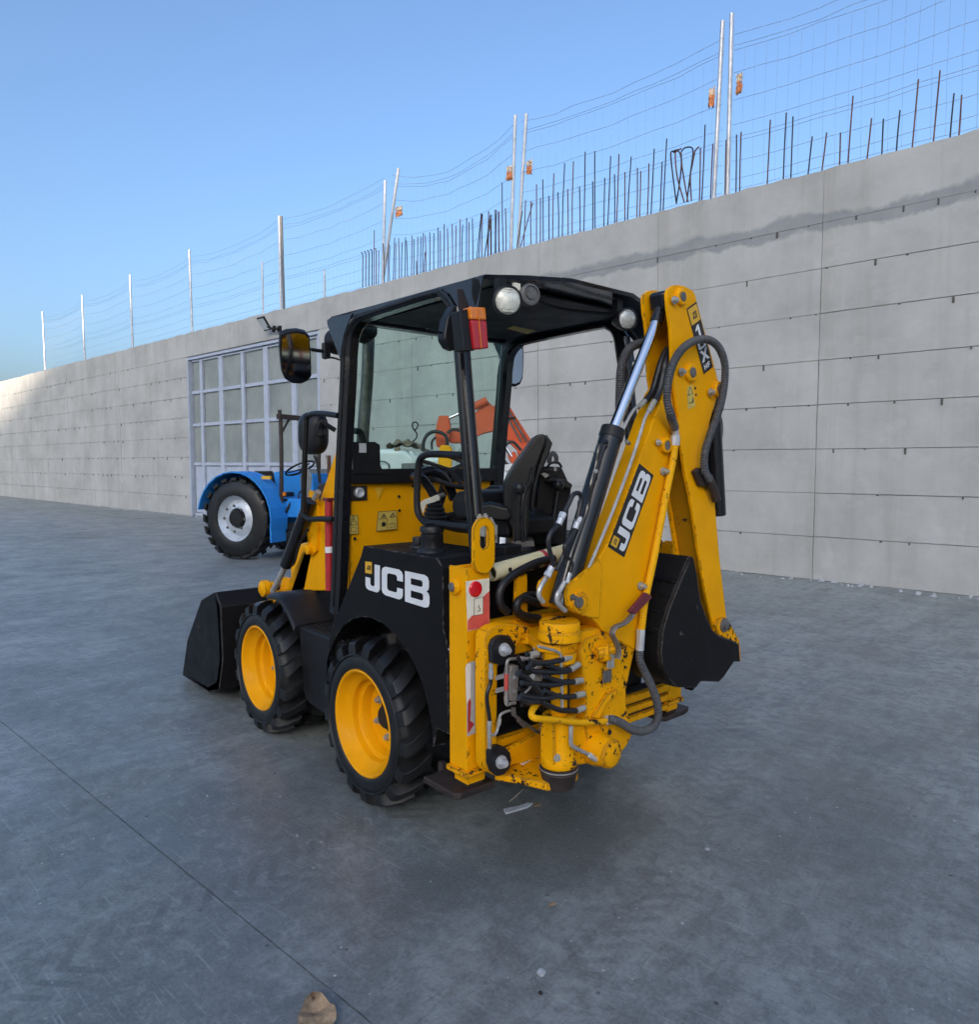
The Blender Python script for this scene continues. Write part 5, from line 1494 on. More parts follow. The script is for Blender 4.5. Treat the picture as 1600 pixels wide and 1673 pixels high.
# ---- sideshift carriage
ca = MB().plate([(-0.652,-0.8,0.424),(-0.652,-0.8,0.886),(-0.639,-0.8,0.908),(-0.611,-0.8,0.919),(-0.57,-0.8,0.924),(-0.523,-0.8,0.92),(-0.443,-0.8,0.896),(-0.437,-0.8,0.845),(-0.48,-0.8,0.854),(-0.522,-0.8,0.804),(-0.593,-0.8,0.774),(-0.596,-0.8,0.492),(-0.551,-0.8,0.464),(-0.521,-0.8,0.415),(-0.539,-0.8,0.383),(-0.569,-0.8,0.369),(-0.61,-0.8,0.378),(-0.639,-0.8,0.398)], (0, .062, 0)).build('carriage', 'yellow_worn', dg, bevel=.008, seg=3)
MB().plate([(-0.514,-0.659,0.868),(-0.34,-0.553,0.868),(-0.205,-0.606,0.868),(-0.267,-0.895,0.868),(-0.372,-0.979,0.868),(-0.478,-1.003,0.868),(-0.503,-0.914,0.868),(-0.455,-0.812,0.868)], (0, 0, -.036)).build('upper_lug', 'yellow_worn', ca, bevel=.006)
MB().plate([(-0.584,-0.77,0.372),(-0.465,-0.667,0.372),(-0.269,-0.69,0.372),(-0.28,-0.9,0.372),(-0.352,-0.967,0.372),(-0.435,-0.99,0.372),(-0.497,-0.957,0.372),(-0.542,-0.846,0.372)], (0, 0, -.030)).build('lower_lug', 'yellow_bare', ca, bevel=.005)
MB().plate([(-0.51,-0.78,0.857),(-0.307,-0.78,0.834),(-0.307,-0.78,0.806),(-0.411,-0.78,0.795),(-0.504,-0.78,0.794)], (0, .04, 0)).build('upper_web', 'yellow_chip', ca, bevel=.004)
MB().plate([(-0.571,-0.775,0.439),(-0.333,-0.775,0.473),(-0.332,-0.775,0.356),(-0.523,-0.775,0.38)], (0, .02, 0)).build('lower_web', 'yellow_chip', ca, bevel=.004)
for nm, pts, bolt in (('clamp_pad', [(-0.641,-0.803,0.803),(-0.644,-0.802,0.859),(-0.633,-0.802,0.881),(-0.607,-0.802,0.892),(-0.578,-0.802,0.89),(-0.549,-0.802,0.874),(-0.531,-0.802,0.847),(-0.531,-0.803,0.819),(-0.539,-0.802,0.803),(-0.56,-0.802,0.784),(-0.601,-0.803,0.785)], (-0.589,-0.825,0.841)), ('clamp_pad', [(-0.653,-0.803,0.483),(-0.644,-0.802,0.498),(-0.612,-0.803,0.499),(-0.577,-0.802,0.481),(-0.554,-0.802,0.454),(-0.549,-0.802,0.423),(-0.559,-0.802,0.396),(-0.583,-0.802,0.383),(-0.615,-0.802,0.385),(-0.641,-0.803,0.408),(-0.653,-0.802,0.44)], (-0.603,-0.825,0.436))):
    cp = MB().plate(pts, (0, -.022, 0)).build(nm, 'plastic', ca, bevel=.003)
    MB().hexbolt(bolt, (0, -1, 0), .0165, .026).build('pad_bolt', 'galv', cp)
hz = MB().tube([(-0.656,-0.835,0.752),(-0.66,-0.835,0.731),(-0.673,-0.835,0.703),(-0.674,-0.835,0.673),(-0.666,-0.835,0.628),(-0.662,-0.835,0.6)], .0072, 10).build('clamp_hose', 'hose', ca)
MB().cyl((-0.655,-0.832,0.803), (-0.655,-0.834,0.778), .0075, 10).cyl((-0.655,-0.834,0.778), (-0.657,-0.835,0.75), .0095, 6).build('hose_ferrule', 'steel', hz)
MB().cyl((-0.662,-0.835,0.603), (-0.664,-0.835,0.572), .0088, 10).cyl((-0.664,-0.835,0.572), (-0.66,-0.832,0.503), .0075, 8).cyl((-0.662,-0.834,0.552), (-0.642,-0.834,0.545), .006, 8).build('hose_ferrule', 'steel', hz)
vp = MB().plate([(-0.555,-0.83,0.778),(-0.52,-0.83,0.771),(-0.519,-0.83,0.729),(-0.525,-0.83,0.642),(-0.561,-0.83,0.649),(-0.564,-0.83,0.742)], (0, .035, 0)).build('slew_valve', 'steel', ca, bevel=.003)
for p in [(-0.544,-0.834,0.732),(-0.545,-0.834,0.683)]:
    MB().lathe(p, (0, -1, 0), [(.006, -.002), (.006, .005), (.001, .006)], 10).build('rivet', 'galv', vp)
MB().tube([(-0.586,-0.835,0.645),(-0.584,-0.835,0.689),(-0.583,-0.835,0.755),(-0.582,-0.835,0.791),(-0.572,-0.835,0.804),(-0.548,-0.835,0.802),(-0.518,-0.835,0.797)], .0055, 8).build('steel_pipe', 'steel', vp)
MB().cyl((-0.584,-0.836,0.754), (-0.586,-0.836,0.696), .0075, 8).build('red_sleeve', 'decal_red', vp)
MB().cyl((-0.518,-0.835,0.797), (-0.5,-0.835,0.793), .0095, 6).cyl((-0.5,-0.835,0.793), (-0.46,-0.835,0.787), .0065, 8).build('pipe_union', 'galv', vp)
MB().cyl((-0.586,-0.835,0.672), (-0.584,-0.835,0.651), .0085, 6).tube([(-0.584,-0.833,0.651),(-0.578,-0.833,0.641),(-0.558,-0.833,0.641),(-0.54,-0.833,0.639)], .0065, 8).build('elbow', 'steel', vp)
MB().box((-0.576,-0.8,0.735), (.06, .006, .016)).build('flat_bar', 'galv', ca)
MB().box((-0.575,-0.8,0.688), (.06, .006, .016)).build('flat_bar', 'galv', ca)
MB().tube([(-0.555,-0.84,0.624),(-0.552,-0.84,0.601),(-0.528,-0.84,0.579),(-0.504,-0.84,0.56),(-0.473,-0.84,0.537),(-0.429,-0.84,0.505),(-0.416,-0.84,0.512),(-0.417,-0.84,0.54)], .0062, 8).build('steel_pipe', 'steel_dark', ca)
MB().cyl((-0.555,-0.84,0.626), (-0.552,-0.84,0.598), .009, 6).cyl((-0.531,-0.84,0.576), (-0.498,-0.84,0.545), .0085, 8).build('pipe_union', 'steel_dark', ca)
MB().tube([(-0.633,-0.82,0.536),(-0.616,-0.82,0.548),(-0.604,-0.82,0.583),(-0.599,-0.82,0.604),(-0.575,-0.82,0.61),(-0.552,-0.82,0.609)], .005, 8).build('steel_pipe', 'steel', ca)
MB().cyl((-0.607,-0.82,0.57), (-0.602,-0.82,0.591), .008, 6).build('pipe_union', 'steel', ca)
for q in ([(-0.461,-0.755,0.373),(-0.406,-0.742,0.373),(-0.402,-0.776,0.373),(-0.461,-0.792,0.373)], [(-0.368,-0.751,0.373),(-0.322,-0.744,0.373),(-0.327,-0.77,0.373),(-0.374,-0.777,0.373)]):
    st_ = MB().plate(q, (0, 0, .0008)).build('label_sticker', 'white', ca)
MB().sweep([(-0.457,-0.77,0.374),(-0.434,-0.76,0.374),(-0.448,-0.778,0.374),(-0.422,-0.763,0.374),(-0.43,-0.778,0.374),(-0.413,-0.771,0.374)], .0012, 4).build('sticker_print', 'ink', ca)

# ---- king post casting (slewed to the right)
KX, KY = -.432, -.948
kg = MB().lathe((KX, KY, 0), (0, 0, 1), [(.058, .795), (.060, .81), (.062, .838)], 32).lathe((KX, KY, 0), (0, 0, 1), [(.070, .872), (.078, .876), (.078, .908), (.073, .912), (.072, .940), (.068, .946)], 32).build('king_post', 'yellow_worn', dg, bevel=.002)
MB().lathe((KX, KY, 0), (0, 0, 1), [(.062, .418), (.066, .424), (.066, .452), (.061, .460), (.061, .60), (.056, .606)], 36).build('lower_barrel', 'yellow_worn', kg)
MB().lathe((KX, KY, 0), (0, 0, 1), [(.045, .338), (.056, .342), (.062, .372), (.068, .398), (.066, .402), (.068, .404), (.069, .412), (.064, .416)], 36).build('seal_ring', 'rust_dark', kg)
MB().lathe((KX, KY, 0), (0, 0, 1), [(.0685, .4075), (.0705, .408), (.0705, .411), (.0685, .4115)], 36).build('steel_ring', 'steel', kg)
MB().hexbolt((KX - .050, KY - .038, .470), (-.8, -.6, 0), .010, .012).build('grease_bolt', 'tool_grey', kg)
MB().hexbolt((KX + .01, KY - .064, .440), (.1, -1, 0), .006, .008).build('grease_nipple', 'rust_dark', kg)
MB().cyl((KX, KY, .60), (KX, KY, .80), .030, 20).build('pivot_pin', 'yellow_chip', kg)
sw_ = MB().plate([(-0.378,-0.992,0.836),(-0.34,-0.992,0.872),(-0.251,-0.992,0.883),(-0.199,-0.992,0.887),(-0.078,-0.992,0.904),(-0.047,-0.992,0.857),(-0.06,-0.992,0.782),(-0.088,-0.992,0.706),(-0.109,-0.992,0.636),(-0.108,-0.992,0.581),(-0.092,-0.992,0.534),(-0.064,-0.992,0.455),(-0.104,-0.992,0.412),(-0.148,-0.992,0.39),(-0.219,-0.992,0.387),(-0.322,-0.992,0.454),(-0.342,-0.992,0.542),(-0.337,-0.992,0.636),(-0.345,-0.992,0.707),(-0.362,-0.992,0.782)], (0, .085, 0)).build('swing_casting', 'yellow_worn', dg, bevel=.007, seg=3)
MB().plate([(-0.496,-0.985,0.599),(-0.328,-0.985,0.568),(-0.271,-0.985,0.508),(-0.279,-0.985,0.395),(-0.353,-0.985,0.406),(-0.495,-0.985,0.445)], (0, .07, 0)).build('lower_arm', 'yellow_worn', sw_, bevel=.006)
MB().plate([(-0.499,-0.985,0.915),(-0.359,-0.985,0.903),(-0.191,-0.985,0.9),(-0.19,-0.985,0.854),(-0.332,-0.985,0.849),(-0.499,-0.985,0.881)], (0, .07, 0)).build('upper_arm', 'yellow_worn', sw_, bevel=.006)
MB().plate([(-0.319,-0.994,0.578),(-0.239,-0.994,0.647),(-0.183,-0.994,0.659),(-0.173,-0.994,0.643),(-0.238,-0.994,0.61),(-0.279,-0.994,0.564)], (0, -.012, 0)).build('gusset_rib', 'yellow_worn', sw_, bevel=.003)
MB().lathe((-0.278,-1.066,0.452), (0, -1, 0), [(.064, -.085), (.062, -.055), (.056, -.040), (.054, -.004), (.050, 0)], 36).build('boom_pivot', 'yellow_worn', sw_)
MB().lathe((-0.278,-1.066,0.452), (0, -1, 0), [(.047, -.002), (.047, .004), (.044, .006), (.001, .006)], 32).build('pivot_cover', 'yellow_bare', sw_)
for p in [(-0.311,-0.994,0.498),(-0.209,-0.994,0.496)]:
    MB().lathe(p, (0, -1, 0), [(.010, 0), (.010, .003), (.001, .003)], 12).build('casting_hole', 'rust_dark', sw_)
# shut-off valve with the red lever
vl = MB().lathe((-0.252,-1,0.807), (.5, -1, .2), [(.034, -.02), (.036, .016), (.030, .026), (.001, .028)], 12).cyl((-0.297,-0.995,0.809), (-0.211,-1.015,0.822), .026, 10).build('shutoff_valve', 'yellow_worn', dg, bevel=.003)
MB().plate([(-0.26,-1.03,0.806),(-0.239,-1.03,0.811),(-0.226,-1.03,0.8),(-0.228,-1.03,0.75),(-0.266,-1.03,0.757)], (0, .006, 0)).build('valve_plate', 'steel', vl, bevel=.002)
MB().plate([(-0.262,-1.004,0.741),(-0.218,-1.004,0.74),(-0.22,-1.004,0.697),(-0.265,-1.004,0.696)], (0, -.006, 0)).build('stop_plate', 'steel_dark', vl, bevel=.001)
lvp = [(-0.23,-1.045,0.79),(-0.223,-1.045,0.816),(-0.238,-1.045,0.85),(-0.259,-1.045,0.88),(-0.259,-1.045,0.896),(-0.242,-1.045,0.909),(-0.201,-1.045,0.914),(-0.173,-1.045,0.924),(-0.145,-1.045,0.941)]
lvm = MB()
pth = spline(lvp, 6)
lvm.sweep(pth, [.014] * len(pth), 8, True, .5)
lvm.build('lever', 'steel_dark', vl)
MB().plate([(-0.169,-1.05,0.956),(-0.14,-1.05,0.936),(-0.035,-1.05,0.99),(-0.035,-1.05,0.999),(-0.073,-1.05,1.016)], (0, .016, 0)).build('lever_grip', 'red_dark', vl, bevel=.004)

# ---- boom
boom = MB().plate([(-0.32,-1,1.13),(-0.284,-1,1.158),(-0.235,-1,1.213),(-0.171,-1,1.309),(-0.065,-1,1.503),(0.024,-1,1.669),(0.055,-1,1.719),(0.089,-1,1.778),(0.143,-1,1.824),(0.217,-1,1.795),(0.223,-1,1.762),(0.184,-1,1.631),(0.168,-1,1.517),(0.131,-1,1.389),(0.091,-1,1.238),(0.047,-1,1.147),(0.019,-1,1.017),(-0.021,-1,0.926),(-0.057,-1,0.855),(-0.07,-1,0.786),(-0.173,-1,0.84),(-0.26,-1,0.89),(-0.291,-1,0.92),(-0.324,-1,0.945),(-0.36,-1,0.963),(-0.367,-1,1.028)], (0, .095, 0)).build('boom', 'yellow', dg, bevel=.004)
for Y_, pts in ((0, [(-0.463,-1.008,1.051),(-0.455,-1.008,1.076),(-0.418,-1.008,1.096),(-0.344,-1.008,1.13),(-0.294,-1.008,1.16),(-0.273,-1.008,1.118),(-0.287,-1.008,0.941),(-0.33,-1.008,0.947),(-0.385,-1.008,0.965),(-0.427,-1.008,0.982),(-0.454,-1.008,1.007)]), (1, offs([(-0.463,-1.008,1.051),(-0.455,-1.008,1.076),(-0.418,-1.008,1.096),(-0.344,-1.008,1.13),(-0.294,-1.008,1.16),(-0.273,-1.008,1.118),(-0.287,-1.008,0.941),(-0.33,-1.008,0.947),(-0.385,-1.008,0.965),(-0.427,-1.008,0.982),(-0.454,-1.008,1.007)], (0, .135, 0)))):
    MB().plate(pts, (0, .014, 0)).build('ram_lug', 'yellow_chip', boom, bevel=.003)
for Y_ in (-1.008, -.862):
    c_ = V((-0.401,-1.008,1.013))
    MB().lathe((c_.x, Y_, c_.z), (0, -1, 0) if Y_ < -.9 else (0, 1, 0), [(.040, -.004), (.040, .010), (.036, .014), (.026, .014), (.024, .020), (.001, .021)], 28).build('lug_boss', 'yellow_chip', boom)
MB().lathe((-0.42,-1.028,1.019), (0, -1, 0), [(.019, -.004), (.019, .006), (.001, .007)], 20).build('pin_end', 'steel_dark', boom)
MB().hexbolt((-0.434,-1.012,1.035), (0, -1, 0), .009, .014).build('pin_bolt', 'steel_dark', boom)
# boom decal
qd = [(-0.145,-1.001,1.15),(0.026,-1.001,1.454),(-0.063,-1.001,1.5),(-0.238,-1.001,1.197)]
MB().plate(qd, (0, -.001, 0)).build('decal', 'ink', boom)
qt = [quadmap(qd, .045, .10), quadmap(qd, .965, .10), quadmap(qd, .965, .80), quadmap(qd, .045, .80)]
text(MB(), 'JCB', offs(qt, (0, -.0014, 0)), (0, -.0006, 0)).build('lettering', 'white', boom)
qb = [quadmap(qd, .035, .57), quadmap(qd, .145, .57), quadmap(qd, .145, .93), quadmap(qd, .035, .93)]
MB().plate(offs(qb, (0, -.0022, 0)), (0, -.0004, 0)).build('badge', 'badge', boom)
text(MB(), 'JCB', offs([quadmap(qb, .2, .3), quadmap(qb, .8, .3), quadmap(qb, .8, .7), quadmap(qb, .2, .7)], (0, -.0028, 0)), (0, -.0003, 0)).build('badge_lettering', 'ink', boom)
# boom pipes, pin bosses on the side
for pin, bl in (((0.09,-1,1.569), (0.04,-1.008,1.58)), ):
    MB().lathe(pin, (0, -1, 0), [(.032, -.004), (.030, .016), (.026, .020), (.020, .020), (.018, .016), (.001, .016)], 24).build('pin_boss', 'yellow', boom)
    MB().lathe(tuple(V(pin) + Vector((0, -.014, 0))), (0, -1, 0), [(.018, 0), (.018, .005), (.001, .006)], 20).build('pin_end', 'steel_dark', boom)
    MB().hexbolt(bl, (0, -1, 0), .009, .012).build('pin_bolt', 'steel', boom)
for p in [(0.083,-1.002,1.469),(-0.049,-1.002,1.032)]:
    MB().hexbolt(p, (0, -1, 0), .011, .022).build('clamp_bolt', 'tool_grey', boom)
yp = [(0.134,-1.02,1.584),(0.127,-1.02,1.529),(0.106,-1.02,1.457),(0.08,-1.02,1.374),(0.048,-1.02,1.261),(0.009,-1.02,1.128),(-0.027,-1.02,1.02),(-0.047,-1.02,0.945),(-0.057,-1.02,0.882),(-0.064,-1.02,0.86)]
ypo = MB().tube(yp, .0145, 14).build('boom_pipe', 'yellow_pipe', dg)
MB().cyl((0.134,-1.02,1.57), (0.137,-1.02,1.608), .0185, 8).cyl((0.137,-1.02,1.608), (0.132,-1.02,1.636), .0145, 12).build('pipe_union', 'galv', ypo)
MB().cyl((-0.064,-1.02,0.845), (-0.068,-1.02,0.789), .0165, 14).cyl((-0.062,-1.02,0.869), (-0.064,-1.02,0.845), .018, 6).build('pipe_union', 'galv', ypo)
MB().ribbed([(-0.068,-1.02,0.789),(-0.078,-1.03,0.75),(-0.059,-1.045,0.698),(-0.02,-1.045,0.638),(0.012,-1.045,0.573),(0.018,-1.045,0.518),(-0.008,-1.045,0.486),(-0.069,-1.045,0.481),(-0.136,-1.045,0.502),(-0.194,-1.045,0.539),(-0.243,-1.045,0.565),(-0.256,-1.03,0.566)], .0150, pitch=.0095, amp=.09).build('sleeved_hose', 'ribbed', dg)
yl = MB().tube([(-0.258,-1.02,0.559),(-0.311,-1.02,0.565),(-0.425,-1.02,0.592),(-0.532,-1.02,0.626),(-0.605,-1.02,0.647),(-0.623,-1.01,0.655),(-0.617,-1,0.667),(-0.583,-0.98,0.673),(-0.547,-0.96,0.673)], .0115, 12).build('king_pipe', 'yellow_pipe', dg)
MB().cyl((-0.263,-1.022,0.561), (-0.23,-1.026,0.559), .0175, 10).build('pipe_union', 'galv', yl)
MB().tube([(-0.457,-1.03,0.589),(-0.457,-1.03,0.532),(-0.447,-1.03,0.515),(-0.419,-1.03,0.496),(-0.38,-1.03,0.473),(-0.357,-1.03,0.458)], .0075, 10).build('grease_pipe', 'steel', dg)
MB().tube([(-0.366,-1.035,0.464),(-0.337,-1.035,0.442),(-0.313,-1.035,0.436),(-0.3,-1.035,0.444)], .010, 10).build('grease_elbow', 'galv', dg)
# hose bundle at the king post
for k, hp in enumerate(([(-0.621,-1,0.837),(-0.557,-1,0.824),(-0.492,-1,0.82),(-0.462,-1,0.822)], [(-0.54,-1,0.814),(-0.504,-1,0.795),(-0.462,-1,0.782),(-0.418,-1,0.776)], [(-0.637,-1,0.824),(-0.609,-1,0.806),(-0.54,-1,0.789),(-0.468,-1,0.777),(-0.424,-1,0.775)], [(-0.557,-1,0.779),(-0.513,-1,0.756),(-0.452,-1,0.737),(-0.392,-1,0.727)], [(-0.665,-1,0.777),(-0.603,-1,0.761),(-0.539,-1,0.744),(-0.485,-1,0.737),(-0.436,-1,0.738)], [(-0.557,-1,0.728),(-0.512,-1,0.704),(-0.461,-1,0.686),(-0.392,-1,0.674)], [(-0.665,-1,0.734),(-0.597,-1,0.711),(-0.533,-1,0.698),(-0.479,-1,0.695)], [(-0.574,-1,0.694),(-0.527,-1,0.666),(-0.472,-1,0.641),(-0.397,-1,0.622)], [(-0.684,-1,0.812),(-0.648,-1,0.793),(-0.609,-1,0.76),(-0.571,-1,0.718)], [(-0.676,-1,0.728),(-0.637,-1,0.707),(-0.586,-1,0.696)])):
    MB().tube(hp, .0098, 10).build('slew_hose', 'hose', dg)
for a, b_ in (((-0.431,-1,0.777), (-0.387,-1,0.788)), ((-0.411,-1,0.729), (-0.37,-1,0.727)), ((-0.404,-1,0.677), (-0.36,-1,0.676)), ((-0.397,-1,0.622), (-0.356,-1,0.624)), ((-0.468,-1,0.82), (-0.431,-1,0.823))):
    MB().cyl(a, b_, .0115, 10).build('hose_ferrule', 'tool_grey', dg)
MB().tube([(-0.587,-1,0.886),(-0.543,-1,0.87),(-0.499,-1,0.854),(-0.48,-1,0.838),(-0.477,-1,0.805),(-0.473,-1,0.728),(-0.471,-1,0.649)], .0052, 8).build('guide_rod', 'steel', dg)
MB().box((-0.409,-0.86,0.705), (.16, .05, .20)).build('slew_cylinder_block', 'black_matt', dg, bevel=.02)
MB().cyl((-0.504,-0.89,0.775), (-0.479,-0.89,0.788), .022, 12).cyl((-0.515,-0.89,0.728), (-0.479,-0.89,0.739), .022, 12).build('slew_fitting', 'tool_grey', dg)
MB().box((-0.3,-0.915,0.673), (.06, .04, .16)).build('manifold', 'grey_panel', dg, bevel=.006)

# ---- dipper ram
r0, r1 = V((-0.435,-0.952,0.996)), V((-0.161,-0.952,1.618))
rmo = MB().cyl(r0, r1, .043, 32).build('dipper_ram', 'black_gloss', dg, bevel=.004)
dv = (r1 - r0).normalized()
MB().cyl(r1 - dv * .03, r1 + dv * .012, .046, 32).build('ram_gland', 'black', rmo, bevel=.003)
r2 = V((0.096,-0.952,2.057))
MB().cyl(r1, r2, .0205, 28).build('ram_rod', 'chrome', rmo)
MB().cyl(r2 - dv * .01, r2 + dv * .05, .025, 24).build('rod_end', 'black_gloss', rmo, bevel=.003)
hd = V((0.145,-0.952,2.14))
MB().box(hd, (.11, .078, .075), Matrix.Rotation(radians(-12), 3, 'Y')).build('rod_eye', 'black_gloss', rmo, bevel=.018, seg=4)
for off_, pts in ((0, [(-0.236,-0.99,1.577),(-0.266,-0.99,1.573),(-0.282,-0.99,1.548),(-0.295,-0.99,1.493),(-0.32,-0.99,1.428),(-0.338,-0.99,1.341),(-0.369,-0.99,1.278),(-0.415,-0.99,1.194),(-0.445,-0.99,1.122),(-0.469,-0.99,1.06)]),):
    MB().tube(pts, .0085, 10).build('ram_pipe', 'black_gloss', rmo)
MB().hexbolt((-0.307,-0.998,1.472), (-.3, -1, 0), .006, .01).build('pipe_bolt', 'steel', rmo)
for nm, hp in (('ram_hose', [(-0.463,-0.99,1.321),(-0.432,-0.99,1.362),(-0.411,-0.99,1.391),(-0.383,-0.99,1.395),(-0.37,-0.99,1.373),(-0.388,-0.99,1.309),(-0.394,-0.99,1.279)]), ('ram_hose', [(-0.48,-0.99,1.292),(-0.516,-0.99,1.269),(-0.533,-0.99,1.237),(-0.524,-0.99,1.199),(-0.503,-0.99,1.148)]), ('ram_hose', [(-0.391,-0.99,1.275),(-0.431,-0.99,1.234),(-0.452,-0.99,1.21),(-0.443,-0.99,1.179),(-0.418,-0.99,1.151),(-0.424,-0.99,1.12)]), ('ram_hose', [(-0.366,-0.98,1.368),(-0.377,-0.98,1.299),(-0.42,-0.98,1.228),(-0.457,-0.98,1.165),(-0.481,-0.98,1.13)])):
    MB().tube(hp, .0085, 10).build(nm, 'hose', rmo)
for a, b_ in (((-0.483,-0.99,1.291), (-0.46,-0.99,1.329)), ((-0.4,-0.99,1.271), (-0.379,-0.99,1.311)), ((-0.43,-0.99,1.118), (-0.448,-0.99,1.085)), ((-0.505,-0.98,1.145), (-0.528,-0.98,1.114))):
    a, b_ = V(a), V(b_)
    MB().cyl(a, a.lerp(b_, .55), .0118, 12).cyl(a.lerp(b_, .58), b_, .0135, 6).build('hose_union', 'galv', rmo)
for hp in ([(-0.477,-1.015,1.096),(-0.495,-1.015,1.073),(-0.513,-1.015,1.054),(-0.513,-1.015,1.03),(-0.494,-1.015,1.009),(-0.473,-1.015,0.994)], [(-0.518,-0.97,1.112),(-0.539,-0.97,1.091),(-0.556,-0.97,1.065),(-0.553,-0.97,1.044),(-0.535,-0.97,1.025)]):
    MB().tube(hp, .0085, 10).build('steel_elbow', 'steel', rmo)
# steel lines along the boom front
for pts in ([(-0.362,-1,1.095),(-0.298,-1,1.19),(-0.216,-1,1.319),(-0.149,-1,1.434),(-0.097,-1,1.53),(-0.055,-1,1.617),(-0.031,-1,1.669),(-0.009,-1,1.698)], [(-0.144,-0.965,1.584),(-0.096,-0.965,1.654),(-0.06,-0.965,1.697),(-0.031,-0.965,1.717)]):
    MB().tube(pts, .0062, 8).build('steel_line', 'steel', boom)
for a, b_ in (((-0.009,-1,1.695), (0.028,-1,1.739)), ((-0.027,-0.965,1.713), (0.013,-0.965,1.74))):
    MB().cyl(a, b_, .011, 10).build('line_union', 'tool_grey', boom)
for hp in ([(0.038,-0.99,1.735),(0.067,-0.99,1.777),(0.089,-0.99,1.837),(0.107,-0.99,1.898),(0.197,-0.95,1.969)], [(0.02,-0.96,1.739),(0.065,-0.96,1.779),(0.094,-0.96,1.841),(0.117,-0.96,1.897),(0.155,-0.96,1.953)]):
    MB().tube(hp, .013, 10).build('tip_hose', 'hose', boom)
MB().cyl((-0.142,-1.004,1.574), (-0.136,-1.01,1.581), .012, 12).build('line_clamp', 'steel_dark', boom)

# ---- dipper: two side plates with a web between them
near = [(0.067,-1.02,2.14),(0.074,-1.02,2.162),(0.104,-1.02,2.182),(0.144,-1.02,2.19),(0.185,-1.02,2.19),(0.23,-1.02,2.183),(0.253,-1.02,2.169),(0.267,-1.02,2.139),(0.318,-1.02,2.044),(0.381,-1.02,1.933),(0.424,-1.02,1.851),(0.435,-1.02,1.818),(0.419,-1.02,1.767),(0.373,-1.02,1.669),(0.341,-1.02,1.555),(0.363,-1.02,1.442),(0.397,-1.02,1.378),(0.423,-1.02,1.338),(0.437,-1.02,1.258),(0.467,-1.02,1.101),(0.529,-1.02,0.845),(0.536,-1.02,0.801),(0.518,-1.02,0.771),(0.464,-1.02,0.758),(0.437,-1.02,0.789),(0.363,-1.02,0.971),(0.317,-1.02,1.114),(0.265,-1.02,1.304),(0.21,-1.02,1.452),(0.169,-1.02,1.59),(0.157,-1.02,1.632),(0.159,-1.02,1.685),(0.137,-1.02,1.755),(0.11,-1.02,1.848),(0.104,-1.02,1.941),(0.094,-1.02,2.024),(0.075,-1.02,2.091)]
dp = MB().plate(near, (0, .015, 0)).build('dipper', 'yellow', dg, bevel=.003)
fp_ = MB().plate(offs(near, (0, .113, 0)), (0, .015, 0)).build('far_plate', 'yellow', dp, bevel=.003)
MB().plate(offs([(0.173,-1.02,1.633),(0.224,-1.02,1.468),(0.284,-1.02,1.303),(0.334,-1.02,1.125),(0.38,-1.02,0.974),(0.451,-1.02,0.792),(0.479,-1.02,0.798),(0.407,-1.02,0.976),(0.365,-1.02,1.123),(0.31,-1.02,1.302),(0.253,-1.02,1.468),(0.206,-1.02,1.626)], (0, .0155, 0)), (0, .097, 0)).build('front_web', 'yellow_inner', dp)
MB().plate(offs([(0.234,-1.02,2.177),(0.316,-1.02,2.036),(0.372,-1.02,1.931),(0.411,-1.02,1.842),(0.395,-1.02,1.796),(0.359,-1.02,1.793),(0.329,-1.02,1.915),(0.273,-1.02,2.031),(0.211,-1.02,2.142)], (0, .0155, 0)), (0, .097, 0)).build('back_web', 'yellow', dp)
MB().plate(offs([(0.423,-1.02,1.287),(0.458,-1.02,1.102),(0.515,-1.02,0.847),(0.486,-1.02,0.845),(0.42,-1.02,1.105),(0.387,-1.02,1.283)], (0, .0155, 0)), (0, .097, 0)).build('lower_web', 'yellow', dp)
for c_, rr_, bl in (((0.15,-1.02,2.143), .030, (0.098,-1.03,2.122)), ((0.224,-1.02,1.859), .034, (0.155,-1.028,1.856)), ((0.417,-1.02,1.807), .030, (0.357,-1.03,1.79))):
    MB().lathe(c_, (0, -1, 0), [(rr_ * 1.15, -.004), (rr_ * 1.1, .010), (rr_ * .9, .016), (rr_ * .62, .016), (rr_ * .6, .012), (.001, .012)], 28).build('pin_boss', 'yellow', dp)
    MB().lathe(tuple(V(c_) + Vector((0, -.012, 0))), (0, -1, 0), [(rr_ * .6, 0), (rr_ * .6, .006), (rr_ * .5, .008), (.001, .008)], 24).build('pin_end', 'steel_dark', dp)
    MB().hexbolt(bl, (0, -1, 0), .011, .016).build('pin_bolt', 'steel', dp)
q = [(0.32,-1.021,1.86),(0.385,-1.021,1.896),(0.259,-1.021,2.142),(0.194,-1.021,2.105)]
MB().plate(q, (0, -.0008, 0)).build('decal', 'ink', dp)
def dq(u0, u1, v0, v1, k):
    return offs([quadmap(q, u0, v0), quadmap(q, u1, v0), quadmap(q, u1, v1), quadmap(q, u0, v1)], (0, -.0012 - .0006 * k, 0))
MB().plate(dq(.06, .94, .74, .975, 0), (0, -.0004, 0)).build('badge', 'badge', dp)
text(MB(), 'JCB', dq(.32, .75, .80, .90, 1), (0, -.0003, 0)).build('badge_lettering', 'ink', dp)
for ch, u0, u1, v0, v1 in (('1', .26, .66, .53, .70), ('C', .12, .90, .35, .51), ('X', .12, .90, .16, .33), ('H', .20, .48, .045, .12), ('F', .56, .80, .045, .12)):
    text(MB(), ch, dq(u0, u1, v0, v1, 0), (0, -.0005, 0)).build('lettering', 'white', dp)
q3 = [(0.214,-1.021,1.713),(0.266,-1.021,1.729),(0.24,-1.021,1.815),(0.207,-1.021,1.8)]
MB().plate(q3, (0, -.0008, 0)).build('warning_sticker', 'sticker', dp)
